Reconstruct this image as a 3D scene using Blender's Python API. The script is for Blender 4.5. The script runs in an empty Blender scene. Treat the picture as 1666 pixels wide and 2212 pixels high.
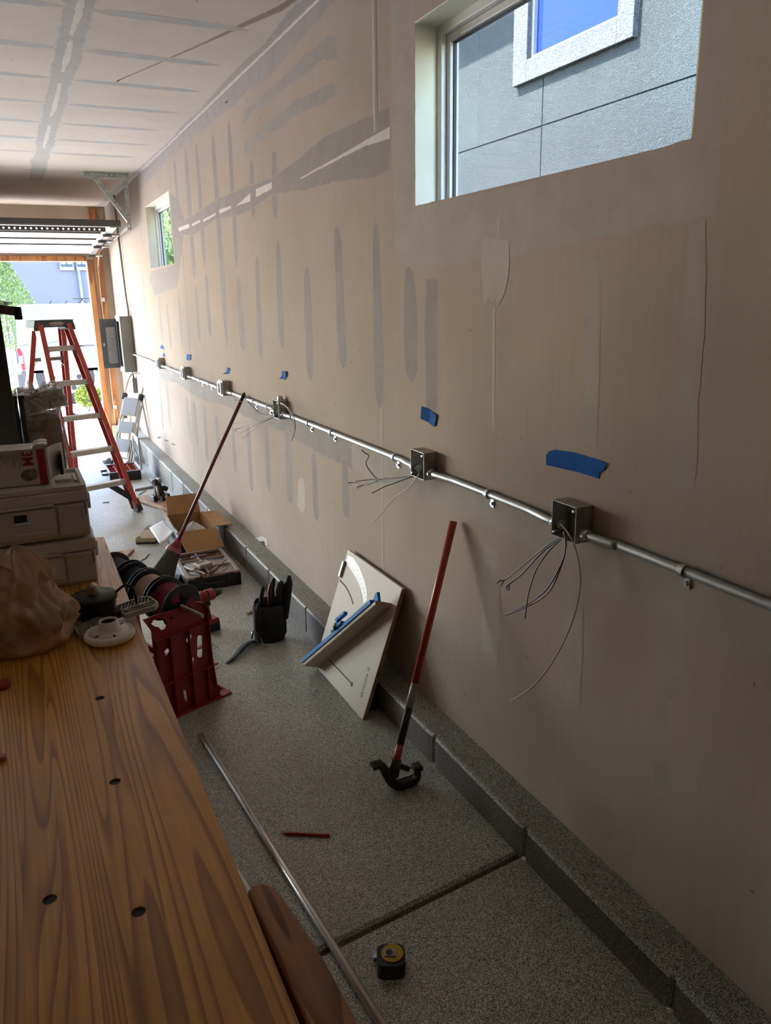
import bpy, math, random
from mathutils import Vector, Matrix, Quaternion, noise
from mathutils.geometry import tessellate_polygon
random.seed(7)
scene = bpy.context.scene
COL = scene.collection

# ------------------------------------------------------------------ camera
# room axes: right-hand wall is x = 0 (room at x < 0), y runs to the garage door, z is up
CAM = Vector((-1.35, 0.0, 1.70))
FPX = 1660.0                       # focal length in pixels of the 1666 x 2212 frame
YAW, PITCH, ROLL = math.radians(25.316), math.radians(-15.654), math.radians(-1.013)
_cy, _sy, _cp, _sp = math.cos(YAW), math.sin(YAW), math.cos(PITCH), math.sin(PITCH)
FWD = Vector((_sy*_cp, _cy*_cp, _sp))
_r0 = Vector((_cy, -_sy, 0)); _u0 = _r0.cross(FWD)
RGT = _r0*math.cos(ROLL) + _u0*math.sin(ROLL)
UPV = -_r0*math.sin(ROLL) + _u0*math.cos(ROLL)
cd = bpy.data.cameras.new('camera'); cam = bpy.data.objects.new('camera', cd); COL.objects.link(cam)
cd.sensor_fit = 'VERTICAL'; cd.sensor_height = 36.0; cd.lens = 36.0*FPX/2212.0; cd.clip_start = 0.02; cd.clip_end = 300
cam.matrix_world = Matrix(((RGT.x, UPV.x, -FWD.x, CAM.x), (RGT.y, UPV.y, -FWD.y, CAM.y), (RGT.z, UPV.z, -FWD.z, CAM.z), (0, 0, 0, 1)))
scene.camera = cam

# ------------------------------------------------------------------ light
scene.view_settings.view_transform = 'Standard'; scene.view_settings.look = 'None'
scene.view_settings.gamma = 1.0; scene.view_settings.use_curve_mapping = False
scene.view_settings.exposure = 1.38
SUN_DIR = Vector((-0.50, 0.31, 0.82)).normalized()      # towards the sun
world = bpy.data.worlds.new('sky'); scene.world = world; world.use_nodes = True
wn = world.node_tree.nodes; wl = world.node_tree.links
sky = wn.new('ShaderNodeTexSky'); sky.sky_type = 'NISHITA'; sky.sun_disc = False
sky.sun_elevation = math.asin(SUN_DIR.z); sky.sun_rotation = math.atan2(SUN_DIR.x, SUN_DIR.y)
sky.air_density = 1.0; sky.dust_density = 0.6; sky.ozone_density = 1.0
wl.new(sky.outputs[0], wn['Background'].inputs[0]); wn['Background'].inputs[1].default_value = 1.5
sl = bpy.data.lights.new('sun', 'SUN'); sl.energy = 23.0; sl.angle = math.radians(0.53); sl.color = (1.0, 0.95, 0.88)
so = bpy.data.objects.new('sun', sl); COL.objects.link(so); so.location = (-10, 8, 20)
so.rotation_euler = SUN_DIR.to_track_quat('Z', 'Y').to_euler()
# light portals in the openings (they emit nothing themselves, only steer the sky sampling)
def portal(name, loc, sx, sy, nrm):
    l = bpy.data.lights.new(name, 'AREA'); l.shape = 'RECTANGLE'; l.size = sx; l.size_y = sy; l.cycles.is_portal = True
    o = bpy.data.objects.new(name, l); COL.objects.link(o); o.location = loc
    o.rotation_euler = Vector(nrm).to_track_quat('-Z', 'Z').to_euler()
portal('door_portal', (-2.75, 11.55, 1.02), 4.94, 2.4, (0, -1, 0))
portal('unseen_bay_portal', (-7.5, 11.55, 1.02), 3.3, 2.4, (0, -1, 0))  # sits in the unseen bay opening added for the light
portal('window_portal', (0.16, 1.94, 2.29), 1.25, .57, (-1, 0, 0))
portal('window_portal_far', (0.16, 7.56, 2.29), 1.22, .57, (-1, 0, 0))
scene.cycles.max_bounces = 14; scene.cycles.diffuse_bounces = 9; scene.cycles.glossy_bounces = 5
scene.cycles.transparent_max_bounces = 12; scene.cycles.sample_clamp_indirect = 6.0
scene.cycles.use_denoising = True; scene.cycles.caustics_reflective = False; scene.cycles.caustics_refractive = False

# ------------------------------------------------------------------ finding points of the place
def ray(px, py): return RGT*((px-833.0)/FPX) - UPV*((py-1106.0)/FPX) + FWD
def onx(px, py, x): d = ray(px, py); return CAM + d*((x-CAM.x)/d.x)
def ony(px, py, y): d = ray(px, py); return CAM + d*((y-CAM.y)/d.y)
def onz(px, py, z): d = ray(px, py); return CAM + d*((z-CAM.z)/d.z)
SLOPE = 0.018
def fz(y): return -SLOPE*(y-2.0)                        # the slab falls towards the door
def G(px, py, h=0.0):                                   # on the floor (h above it)
    d = ray(px, py); n = Vector((0, SLOPE, 1)); t = (SLOPE*2.0 + h - n.dot(CAM))/n.dot(d); return CAM + d*t
def W(px, py, x=0.0): return onx(px, py, x)
ZB = 0.90                                               # bench top
def B(px, py, h=0.0): return onz(px, py, ZB+h)
ZC = 2.905                                              # ceiling

# ------------------------------------------------------------------ mesh helpers
V3 = Vector
def frame(o, x, z=(0, 0, 1)):
    x = V3(x).normalized(); z = V3(z); y = z.cross(x).normalized(); z = x.cross(y).normalized()
    return Matrix(((x.x, y.x, z.x, o[0]), (x.y, y.y, z.y, o[1]), (x.z, y.z, z.z, o[2]), (0, 0, 0, 1)))
def rotz(a): return Matrix.Rotation(a, 4, 'Z')
def T(x, y=None, z=None):
    return Matrix.Translation(V3(x) if y is None else V3((x, y, z)))
class MB:
    def __init__(s): s.v = []; s.f = []; s.sm = []
    def add(s, vs, fs, M=None, smooth=False):
        o = len(s.v)
        s.v += [(M @ V3(p)) if M is not None else V3(p) for p in vs]
        s.f += [tuple(i+o for i in f) for f in fs]; s.sm += [smooth]*len(fs); return s
    def box(s, c, d, M=None):
        x, y, z = d[0]/2, d[1]/2, d[2]/2
        vs = [(c[0]+i*x, c[1]+j*y, c[2]+k*z) for i in (-1, 1) for j in (-1, 1) for k in (-1, 1)]
        return s.add(vs, [(0, 1, 3, 2), (4, 6, 7, 5), (0, 4, 5, 1), (2, 3, 7, 6), (0, 2, 6, 4), (1, 5, 7, 3)], M)
    def mm(s, a, b, M=None):
        return s.box([(a[i]+b[i])/2 for i in range(3)], [abs(b[i]-a[i]) for i in range(3)], M)
    def beam(s, p, q, w, h, up=(0, 0, 1)):
        p = V3(p); q = V3(q); L = (q-p).length; M = frame(p, q-p, up); return s.mm((0, -w/2, -h/2), (L, w/2, h/2), M)
    def taper(s, p, q, w0, h0, w1, h1, up=(0, 0, 1)):
        p = V3(p); q = V3(q); L = (q-p).length; M = frame(p, q-p, up)
        vs = [(0, -w0/2, -h0/2), (0, w0/2, -h0/2), (0, w0/2, h0/2), (0, -w0/2, h0/2), (L, -w1/2, -h1/2), (L, w1/2, -h1/2), (L, w1/2, h1/2), (L, -w1/2, h1/2)]
        return s.add(vs, [(3, 2, 1, 0), (4, 5, 6, 7), (0, 1, 5, 4), (1, 2, 6, 5), (2, 3, 7, 6), (3, 0, 4, 7)], M)
    def cyl(s, p, q, r, r1=None, n=16, caps=True, smooth=True):
        p = V3(p); q = V3(q); r1 = r if r1 is None else r1; d = (q-p)
        a = V3((0, 0, 1)) if abs(d.normalized().z) < .9 else V3((1, 0, 0))
        u = d.cross(a).normalized(); w = d.cross(u).normalized(); vs = []
        for k in range(n):
            t = 2*math.pi*k/n; e = u*math.cos(t) + w*math.sin(t); vs += [p+e*r, q+e*r1]
        fs = [(2*k, 2*k+1, (2*k+3) % (2*n), (2*k+2) % (2*n)) for k in range(n)]
        s.add(vs, fs, None, smooth)
        if caps:
            o = len(s.v)-2*n
            s.f += [tuple(o+2*k for k in range(n)), tuple(o+2*(n-1-k)+1 for k in range(n))]; s.sm += [False, False]
        return s
    def tube(s, pts, r, n=8, smooth=True, caps=True):
        pts = [V3(p) for p in pts]; R = r if isinstance(r, (list, tuple)) else [r]*len(pts)
        vs = []; prev = None
        for i, p in enumerate(pts):
            d = (pts[min(i+1, len(pts)-1)] - pts[max(i-1, 0)])
            if d.length < 1e-9: d = V3((0, 0, 1))
            d.normalize()
            if prev is None:
                a = V3((0, 0, 1)) if abs(d.z) < .9 else V3((1, 0, 0)); u = d.cross(a).normalized()
            else:
                u = (prev - d*prev.dot(d)); u = u.normalized() if u.length > 1e-6 else d.orthogonal().normalized()
            prev = u; w = d.cross(u)
            for k in range(n):
                t = 2*math.pi*k/n; vs.append(p + (u*math.cos(t)+w*math.sin(t))*R[i])
        fs = []
        for i in range(len(pts)-1):
            for k in range(n): fs.append((i*n+k, i*n+(k+1) % n, (i+1)*n+(k+1) % n, (i+1)*n+k))
        s.add(vs, fs, None, smooth)
        if caps:
            o = len(s.v)-len(vs); s.f += [tuple(o+n-1-k for k in range(n)), tuple(o+(len(pts)-1)*n+k for k in range(n))]; s.sm += [False, False]
        return s
    def lathe(s, prof, M=None, n=32, smooth=True):
        vs = []; fs = []; m = len(prof)
        for k in range(n):
            t = 2*math.pi*k/n
            for r, z in prof: vs.append((r*math.cos(t), r*math.sin(t), z))
        for k in range(n):
            for i in range(m-1): fs.append((k*m+i, ((k+1) % n)*m+i, ((k+1) % n)*m+i+1, k*m+i+1))
        return s.add(vs, fs, M, smooth)
    def prism(s, outer, h, M=None, holes=(), z0=0.0):      # outline in local xy (any winding), extruded z0 -> z0+h
        loops = [list(outer)] + [list(x) for x in holes]
        flat = [p for l in loops for p in l]; n = len(flat)
        tri = tessellate_polygon([[V3((p[0], p[1], 0)) for p in l] for l in loops])
        vs = [(p[0], p[1], z0) for p in flat] + [(p[0], p[1], z0+h) for p in flat]
        fs = []
        for t in tri:
            a, b, c = [V3((flat[i][0], flat[i][1], 0)) for i in t]
            if (b-a).cross(c-a).z < 0: t = (t[0], t[2], t[1])
            fs.append((t[2], t[1], t[0])); fs.append(tuple(i+n for i in t))
        o = 0
        for li, l in enumerate(loops):
            m = len(l); area = sum(l[i][0]*l[(i+1) % m][1]-l[(i+1) % m][0]*l[i][1] for i in range(m))
            for i in range(m):
                a, b = o+i, o+(i+1) % m
                q = (a, b, b+n, a+n)
                fs.append(q if (area > 0) == (li == 0) else q[::-1])
            o += m
        return s.add(vs, fs, M)
    def grid(s, fn, nu, nv, smooth=True, closed=False):
        vs = [fn(i/nu, j/nv) for i in range(nu+1) for j in range(nv+1)]
        fs = [(i*(nv+1)+j, (i+1)*(nv+1)+j, (i+1)*(nv+1)+j+1, i*(nv+1)+j+1) for i in range(nu) for j in range(nv)]
        return s.add(vs, fs, None, smooth)
    def mesh(s, name, off=None):
        me = bpy.data.meshes.new(name)
        vs = [tuple(p-off) if off is not None else tuple(p) for p in s.v]
        me.from_pydata(vs, [], s.f); me.polygons.foreach_set('use_smooth', s.sm); me.update(); return me
def tag(o, label=None, cat=None, group=None, kind=None):
    if label: o['label'] = label
    if cat: o['category'] = cat
    if group: o['group'] = group
    if kind: o['kind'] = kind
    return o
def thing(name, label, cat, loc, group=None):
    o = bpy.data.objects.new(name, None); o.empty_display_size = .05; COL.objects.link(o); o.location = V3(loc); o['_w'] = 1
    del o['_w']; return tag(o, label, cat, group)
def wloc(o):
    p = V3((0, 0, 0))
    while o is not None: p = p + o.location; o = o.parent
    return p
def part(name, mb, m, parent=None, bev=0.0, label=None, seg=2, sub=0, solid=0.0):
    """mb is in room coordinates; the object sits at its parent's origin (or at the mesh's own base when top-level)"""
    if parent is None:
        xs = [p.x for p in mb.v]; ys = [p.y for p in mb.v]; off = V3(((min(xs)+max(xs))/2, (min(ys)+max(ys))/2, min(p.z for p in mb.v)))
    else: off = wloc(parent)
    o = bpy.data.objects.new(name, mb.mesh(name, off)); COL.objects.link(o)
    if parent is None: o.location = off
    else: o.parent = parent
    if m is not None: o.data.materials.append(m)
    if solid:
        md = o.modifiers.new('thickness', 'SOLIDIFY'); md.thickness = solid; md.offset = 0
    if bev:
        md = o.modifiers.new('bevel', 'BEVEL'); md.width = bev; md.segments = seg; md.limit_method = 'ANGLE'; md.angle_limit = math.radians(40)
    if sub:
        md = o.modifiers.new('smooth', 'SUBSURF'); md.levels = sub; md.render_levels = sub
    if label: o['label'] = label
    return o
def struct(name, mb, m, bev=0.0):
    o = part(name, mb, m, None, bev); o['kind'] = 'structure'; return o
def share(name, src, parent, delta):                    # an alike piece sharing mesh data
    o = src.copy(); o.name = name; COL.objects.link(o); o.parent = parent; o.location = src.location + V3(delta); return o
def text_part(name, txt, size, M, m, parent, depth=.0006, shear=0, bold=0, label=None, sx=1.0):
    c = bpy.data.curves.new(name, 'FONT'); c.body = txt; c.size = size; c.extrude = depth; c.align_x = 'CENTER'; c.align_y = 'CENTER'
    c.shear = shear; c.offset = bold; c.resolution_u = 3
    t = bpy.data.objects.new(name, c); COL.objects.link(t)
    dg = bpy.context.evaluated_depsgraph_get(); me = bpy.data.meshes.new_from_object(t.evaluated_get(dg))
    bpy.data.objects.remove(t); bpy.data.curves.remove(c)
    S = Matrix.Diagonal((sx, 1, 1, 1))
    me.transform(T(-wloc(parent)) @ M @ S); me.materials.clear(); me.materials.append(m)
    o = bpy.data.objects.new(name, me); COL.objects.link(o); o.parent = parent
    if label: o['label'] = label
    return o
def circ(cx, cy, r, n=20, ry=None, a0=0, a1=2*math.pi, end=False):
    ry = r if ry is None else ry; m = n if not end else n-1
    return [(cx+r*math.cos(a0+(a1-a0)*k/m), cy+ry*math.sin(a0+(a1-a0)*k/m)) for k in range(n)]
def rrect(x0, y0, x1, y1, r, n=5):
    out = []
    for cx, cy, a in ((x1-r, y1-r, 0), (x0+r, y1-r, 90), (x0+r, y0+r, 180), (x1-r, y0+r, 270)):
        out += [(cx+r*math.cos(math.radians(a+90*k/n)), cy+r*math.sin(math.radians(a+90*k/n))) for k in range(n+1)]
    return out
def smoothpath(pts, n=8):                                # Catmull-Rom through the points
    pts = [V3(p) for p in pts]; out = []
    for i in range(len(pts)-1):
        p0 = pts[max(i-1, 0)]; p1 = pts[i]; p2 = pts[i+1]; p3 = pts[min(i+2, len(pts)-1)]
        for k in range(n):
            t = k/n
            out.append(.5*((2*p1)+(p2-p0)*t+(2*p0-5*p1+4*p2-p3)*t*t+(3*p1-p0-3*p2+p3)*t*t*t))
    out.append(pts[-1]); return out
def nz(p, s=1.0): return noise.noise(V3(p)*s)

# ------------------------------------------------------------------ materials
def newmat(name):
    m = bpy.data.materials.new(name); m.use_nodes = True; nt = m.node_tree; return m, nt, nt.nodes['Principled BSDF']
def N(nt, t, **kw):
    n = nt.nodes.new(t)
    for k, v in kw.items():
        if k in n.inputs.keys(): n.inputs[k].default_value = v
        else: setattr(n, k, v)
    return n
def L(nt, a, b): nt.links.new(a, b)
def ramp(nt, stops, interp='LINEAR'):
    r = nt.nodes.new('ShaderNodeValToRGB'); r.color_ramp.interpolation = interp; e = r.color_ramp.elements
    while len(e) > 1: e.remove(e[-1])
    e[0].position = stops[0][0]; e[0].color = (*stops[0][1], 1)
    for p, c in stops[1:]: x = e.new(p); x.color = (*c, 1)
    return r
def coords(nt, kind='Object', scale=(1, 1, 1), rot=(0, 0, 0)):
    tc = nt.nodes.new('ShaderNodeTexCoord'); mp = nt.nodes.new('ShaderNodeMapping'); mp.inputs['Scale'].default_value = scale; mp.inputs['Rotation'].default_value = rot
    L(nt, tc.outputs[kind], mp.inputs[0]); return mp.outputs[0]
def world_pos(nt, scale=(1, 1, 1)):
    g = nt.nodes.new('ShaderNodeNewGeometry'); mp = nt.nodes.new('ShaderNodeMapping'); mp.inputs['Scale'].default_value = scale
    L(nt, g.outputs['Position'], mp.inputs[0]); return mp.outputs[0]
def bump(nt, bs, h, strength=.2, dist=.002):
    b = nt.nodes.new('ShaderNodeBump'); b.inputs['Strength'].default_value = strength; b.inputs['Distance'].default_value = dist
    L(nt, h, b.inputs['Height']); L(nt, b.outputs[0], bs.inputs['Normal'])
def mat(name, col, rough=.5, metal=0.0, var=.12, scale=18.0, bmp=0.0, bscale=None, coat=0.0, spec=.5, bdist=.002, sheen=0):
    m, nt, bs = newmat(name); v = coords(nt)
    n = N(nt, 'ShaderNodeTexNoise', Scale=scale, Detail=4.0); L(nt, v, n.inputs[0])
    r = ramp(nt, [(.3, tuple(c*(1-var) for c in col)), (.7, tuple(min(1, c*(1+var)) for c in col))]); L(nt, n.outputs[0], r.inputs[0]); L(nt, r.outputs[0], bs.inputs['Base Color'])
    bs.inputs['Roughness'].default_value = rough; bs.inputs['Metallic'].default_value = metal
    bs.inputs['Specular IOR Level'].default_value = spec
    if coat: bs.inputs['Coat Weight'].default_value = coat; bs.inputs['Coat Roughness'].default_value = .12
    if bmp:
        b = N(nt, 'ShaderNodeTexNoise', Scale=bscale or scale*6, Detail=5.0); L(nt, v, b.inputs[0]); bump(nt, bs, b.outputs[0], bmp, bdist)
    return m
def srgb(r, g, b):
    f = lambda c: (c/255/12.92) if c/255 <= .04045 else ((c/255+.055)/1.055)**2.4
    return (f(r), f(g), f(b))

def paper_color(nt, c0, c1, streak):
    v = world_pos(nt)
    n = N(nt, 'ShaderNodeTexNoise', Scale=1.3, Detail=6.0, Roughness=.62); L(nt, v, n.inputs[0])
    r = ramp(nt, [(.32, c0), (.68, c1)]); L(nt, n.outputs[0], r.inputs[0])
    v2 = world_pos(nt, (70, 70, 1.6)); n2 = N(nt, 'ShaderNodeTexNoise', Scale=1.0, Detail=3.0); L(nt, v2, n2.inputs[0])
    r2 = ramp(nt, [(.35, (1-streak,)*3), (.6, (1, 1, 1))]); L(nt, n2.outputs[0], r2.inputs[0])
    mx = N(nt, 'ShaderNodeMix', data_type='RGBA', blend_type='MULTIPLY'); mx.inputs[0].default_value = .6
    L(nt, r.outputs[0], mx.inputs[6]); L(nt, r2.outputs[0], mx.inputs[7])
    # small scuffs and pencil specks
    n3 = N(nt, 'ShaderNodeTexNoise', Scale=30.0, Detail=2.0); L(nt, v, n3.inputs[0])
    r3 = ramp(nt, [(.74, (1, 1, 1)), (.77, (.40, .34, .28))]); L(nt, n3.outputs[0], r3.inputs[0])
    mx2 = N(nt, 'ShaderNodeMix', data_type='RGBA', blend_type='MULTIPLY'); mx2.inputs[0].default_value = .75
    L(nt, mx.outputs[2], mx2.inputs[6]); L(nt, r3.outputs[0], mx2.inputs[7]); return v, mx2.outputs[2]
def mat_drywall(name, c0, c1, streak=.12):
    m, nt, bs = newmat(name); v, c = paper_color(nt, c0, c1, streak); L(nt, c, bs.inputs['Base Color'])
    bs.inputs['Roughness'].default_value = .85; bs.inputs['Specular IOR Level'].default_value = .25
    b = N(nt, 'ShaderNodeTexNoise', Scale=160.0, Detail=4.0); L(nt, v, b.inputs[0]); bump(nt, bs, b.outputs[0], .12, .0015)
    return m
PAPER_W = ((.40, .318, .259), (.47, .378, .312), .06); PAPER_C = ((.62, .54, .48), (.70, .62, .56), .06)
def mat_mud(name, c0, c1, bmp=.25, paper=PAPER_W):
    """joint compound; attribute 'fade' feathers it into the board where it was trowelled thin"""
    m, nt, bs = newmat(name); v, pc = paper_color(nt, *paper)
    n = N(nt, 'ShaderNodeTexNoise', Scale=7.0, Detail=6.0, Roughness=.65); L(nt, v, n.inputs[0])
    r = ramp(nt, [(.3, c0), (.7, c1)]); L(nt, n.outputs[0], r.inputs[0])
    bs.inputs['Roughness'].default_value = .8; bs.inputs['Specular IOR Level'].default_value = .25
    b = N(nt, 'ShaderNodeTexNoise', Scale=60.0, Detail=4.0); L(nt, v, b.inputs[0]); bump(nt, bs, b.outputs[0], bmp, .0015)
    at = N(nt, 'ShaderNodeAttribute', attribute_name='fade'); n2 = N(nt, 'ShaderNodeTexNoise', Scale=35.0, Detail=4.0); L(nt, v, n2.inputs[0])
    a = N(nt, 'ShaderNodeMath', operation='MULTIPLY_ADD'); L(nt, n2.outputs[0], a.inputs[0]); a.inputs[1].default_value = .7; L(nt, at.outputs['Fac'], a.inputs[2])
    mr = N(nt, 'ShaderNodeMapRange'); L(nt, a.outputs[0], mr.inputs[0]); mr.inputs[1].default_value = .40; mr.inputs[2].default_value = 1.15
    mx = N(nt, 'ShaderNodeMix', data_type='RGBA'); L(nt, mr.outputs[0], mx.inputs[0]); L(nt, pc, mx.inputs[6]); L(nt, r.outputs[0], mx.inputs[7]); L(nt, mx.outputs[2], bs.inputs['Base Color'])
    return m
def mat_flake(name, dark=1.0, rough=.3, coat=.5, tint=(1, 1, 1)):
    """epoxy broadcast flake: little chips under a clear coat"""
    m, nt, bs = newmat(name); v = world_pos(nt)
    vo = N(nt, 'ShaderNodeTexVoronoi', Scale=470.0); L(nt, v, vo.inputs[0])
    sx = N(nt, 'ShaderNodeSeparateColor'); L(nt, vo.outputs['Color'], sx.inputs[0])
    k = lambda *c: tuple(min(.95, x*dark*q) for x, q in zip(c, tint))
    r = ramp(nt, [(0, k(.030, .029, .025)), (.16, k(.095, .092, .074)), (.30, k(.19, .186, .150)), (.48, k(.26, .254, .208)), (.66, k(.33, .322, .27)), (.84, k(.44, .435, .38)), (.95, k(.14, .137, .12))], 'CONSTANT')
    L(nt, sx.outputs[0], r.inputs[0])
    n = N(nt, 'ShaderNodeTexNoise', Scale=2.0, Detail=4.0); L(nt, v, n.inputs[0]); r2 = ramp(nt, [(.3, (.82, .82, .82)), (.7, (1.05, 1.05, 1.05))]); L(nt, n.outputs[0], r2.inputs[0])
    mx = N(nt, 'ShaderNodeMix', data_type='RGBA', blend_type='MULTIPLY'); mx.inputs[0].default_value = 1
    L(nt, r.outputs[0], mx.inputs[6]); L(nt, r2.outputs[0], mx.inputs[7]); L(nt, mx.outputs[2], bs.inputs['Base Color'])
    bs.inputs['Roughness'].default_value = rough; bs.inputs['Specular IOR Level'].default_value = .5
    bs.inputs['Coat Weight'].default_value = coat; bs.inputs['Coat Roughness'].default_value = .2
    n3 = N(nt, 'ShaderNodeTexNoise', Scale=120.0, Detail=3.0); L(nt, v, n3.inputs[0])
    n4 = N(nt, 'ShaderNodeTexNoise', Scale=11.0, Detail=2.0); L(nt, v, n4.inputs[0])
    ad = N(nt, 'ShaderNodeMath', operation='MULTIPLY_ADD'); L(nt, n4.outputs[0], ad.inputs[0]); ad.inputs[1].default_value = 1.4; L(nt, n3.outputs[0], ad.inputs[2])
    b = N(nt, 'ShaderNodeBump'); b.inputs['Strength'].default_value = .45; b.inputs['Distance'].default_value = .003
    L(nt, ad.outputs[0], b.inputs['Height']); L(nt, b.outputs[0], bs.inputs['Normal']); L(nt, b.outputs[0], bs.inputs['Coat Normal'])
    return m
def mat_wood(name, light, dark, axis='Y', ring=9.0, rough=.45, wob=.10, dark2=None, coat=0.0, fine=1.0, gr=.09, ns=5.5):
    """flat-sawn softwood: distorted growth bands running along one axis, varied per board"""
    m, nt, bs = newmat(name); tc = nt.nodes.new('ShaderNodeTexCoord'); oi = nt.nodes.new('ShaderNodeObjectInfo')
    ml = N(nt, 'ShaderNodeVectorMath', operation='MULTIPLY_ADD'); cv = N(nt, 'ShaderNodeCombineXYZ')
    for k in range(3):
        q = N(nt, 'ShaderNodeMath', operation='MULTIPLY'); q.inputs[1].default_value = (17.3, 5.7, 11.1)[k]; L(nt, oi.outputs['Random'], q.inputs[0]); L(nt, q.outputs[0], cv.inputs[k])
    L(nt, tc.outputs['Object'], ml.inputs[0]); ml.inputs[1].default_value = (1, 1, 1); L(nt, cv.outputs[0], ml.inputs[2])
    mp = nt.nodes.new('ShaderNodeMapping'); s = {'X': (gr, 1, 1), 'Y': (1, gr, 1), 'Z': (1, 1, gr)}[axis]; mp.inputs['Scale'].default_value = s; L(nt, ml.outputs[0], mp.inputs[0])
    n = N(nt, 'ShaderNodeTexNoise', Scale=ns, Detail=2.0); L(nt, mp.outputs[0], n.inputs[0])
    mu = N(nt, 'ShaderNodeMath', operation='MULTIPLY'); mu.inputs[1].default_value = ring; L(nt, n.outputs[0], mu.inputs[0])
    fr = N(nt, 'ShaderNodeMath', operation='FRACT'); L(nt, mu.outputs[0], fr.inputs[0])
    d2 = dark2 or dark
    r = ramp(nt, [(0, light), (.55, tuple((a+b)/2 for a, b in zip(light, d2))), (.86, dark), (.93, dark), (1, light)]); L(nt, fr.outputs[0], r.inputs[0])
    n2 = N(nt, 'ShaderNodeTexNoise', Scale=3.0, Detail=5.0); L(nt, ml.outputs[0], n2.inputs[0]); r2 = ramp(nt, [(.3, (.78, .72, .68)), (.65, (1.08, 1.04, 1.0))]); L(nt, n2.outputs[0], r2.inputs[0])
    mp3 = nt.nodes.new('ShaderNodeMapping'); s3 = {'X': (3, 160, 160), 'Y': (160, 3, 160), 'Z': (160, 160, 3)}[axis]; mp3.inputs['Scale'].default_value = s3; L(nt, ml.outputs[0], mp3.inputs[0])
    n3 = N(nt, 'ShaderNodeTexNoise', Scale=1.0, Detail=2.0); L(nt, mp3.outputs[0], n3.inputs[0]); r3 = ramp(nt, [(.35, (.88, .86, .84)), (.6, (1, 1, 1))]); L(nt, n3.outputs[0], r3.inputs[0])
    mx = N(nt, 'ShaderNodeMix', data_type='RGBA', blend_type='MULTIPLY'); mx.inputs[0].default_value = 1; L(nt, r.outputs[0], mx.inputs[6]); L(nt, r2.outputs[0], mx.inputs[7])
    mx2 = N(nt, 'ShaderNodeMix', data_type='RGBA', blend_type='MULTIPLY'); mx2.inputs[0].default_value = fine; L(nt, mx.outputs[2], mx2.inputs[6]); L(nt, r3.outputs[0], mx2.inputs[7])
    L(nt, mx2.outputs[2], bs.inputs['Base Color']); bs.inputs['Roughness'].default_value = rough
    if coat: bs.inputs['Coat Weight'].default_value = coat; bs.inputs['Coat Roughness'].default_value = .25
    bump(nt, bs, n3.outputs[0], .15, .001); return m
def mat_glass(name, tint=(1, 1, 1), refl=.08, rmax=.7):
    m = bpy.data.materials.new(name); m.use_nodes = True; nt = m.node_tree; nt.nodes.remove(nt.nodes['Principled BSDF'])
    t = N(nt, 'ShaderNodeBsdfTransparent'); t.inputs[0].default_value = (*tint, 1); g = N(nt, 'ShaderNodeBsdfGlossy'); g.inputs['Roughness'].default_value = .02
    lw = N(nt, 'ShaderNodeLayerWeight'); lw.inputs[0].default_value = .25
    mr = N(nt, 'ShaderNodeMapRange'); L(nt, lw.outputs['Fresnel'], mr.inputs[0]); mr.inputs[3].default_value = refl; mr.inputs[4].default_value = rmax
    s = N(nt, 'ShaderNodeMixShader'); L(nt, mr.outputs[0], s.inputs[0]); L(nt, t.outputs[0], s.inputs[1]); L(nt, g.outputs[0], s.inputs[2]); L(nt, s.outputs[0], nt.nodes['Material Output'].inputs[0]); return m
def mat_film(name, tint=(.9, .9, .9), a=.25, rough=.18, bscale=14):
    m, nt, bs = newmat(name); bs.inputs['Base Color'].default_value = (*tint, 1); bs.inputs['Roughness'].default_value = rough; bs.inputs['Specular IOR Level'].default_value = .8
    v = world_pos(nt); n = N(nt, 'ShaderNodeTexNoise', Scale=bscale, Detail=5.0); n.inputs['Distortion'].default_value = 1.6; L(nt, v, n.inputs[0]); bump(nt, bs, n.outputs[0], .9, .02)
    mr = N(nt, 'ShaderNodeMapRange'); L(nt, n.outputs[0], mr.inputs[0]); mr.inputs[1].default_value = .35; mr.inputs[2].default_value = .7; mr.inputs[3].default_value = a*.5; mr.inputs[4].default_value = min(1, a*1.7)
    t = N(nt, 'ShaderNodeBsdfTransparent'); s = N(nt, 'ShaderNodeMixShader'); L(nt, mr.outputs[0], s.inputs[0]); L(nt, t.outputs[0], s.inputs[1]); L(nt, bs.outputs[0], s.inputs[2]); L(nt, s.outputs[0], nt.nodes['Material Output'].inputs[0]); return m

M_WALL = mat_drywall('drywall_paper', *PAPER_W)
M_CEIL = mat_drywall('ceiling_paper', *PAPER_C)
M_MUD = mat_mud('joint_compound', (.275, .240, .226), (.335, .298, .282))
M_MUDU = mat_mud('joint_compound_upper', (.330, .296, .283), (.385, .350, .336))
M_MUDP = mat_mud('joint_compound_peel', (.43, .37, .325), (.50, .44, .39))
M_MUDN = mat_mud('joint_compound_grey', (.385, .330, .285), (.46, .40, .355))
M_MUDC = mat_mud('joint_compound_ceiling', (.43, .40, .39), (.50, .47, .46), .15, PAPER_C)
M_MUDL = mat_mud('joint_compound_pale', (.47, .405, .35), (.54, .47, .41))
M_TAPEW = mat_mud('white_joint_tape', (.62, .58, .54), (.75, .71, .67))
M_FLOOR = mat_flake('epoxy_flake_floor', 2.05, .36, .25, (.98, 1.03, 1.06))
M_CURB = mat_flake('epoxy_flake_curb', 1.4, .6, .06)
M_FLAKESH = mat_flake('epoxy_flake_shaded', .50, .5, .12, (1.12, .93, .90))  # darker copy of the flake, with shade put into its colour
M_JOINT = mat('floor_joint', (.05, .045, .04), .6)
M_PINE = mat_wood('pine_bench', (.80, .425, .095), (.44, .185, .036), 'Y', 46, .36, coat=.3, dark2=(.71, .35, .072), gr=.05, ns=5.0)
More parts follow.
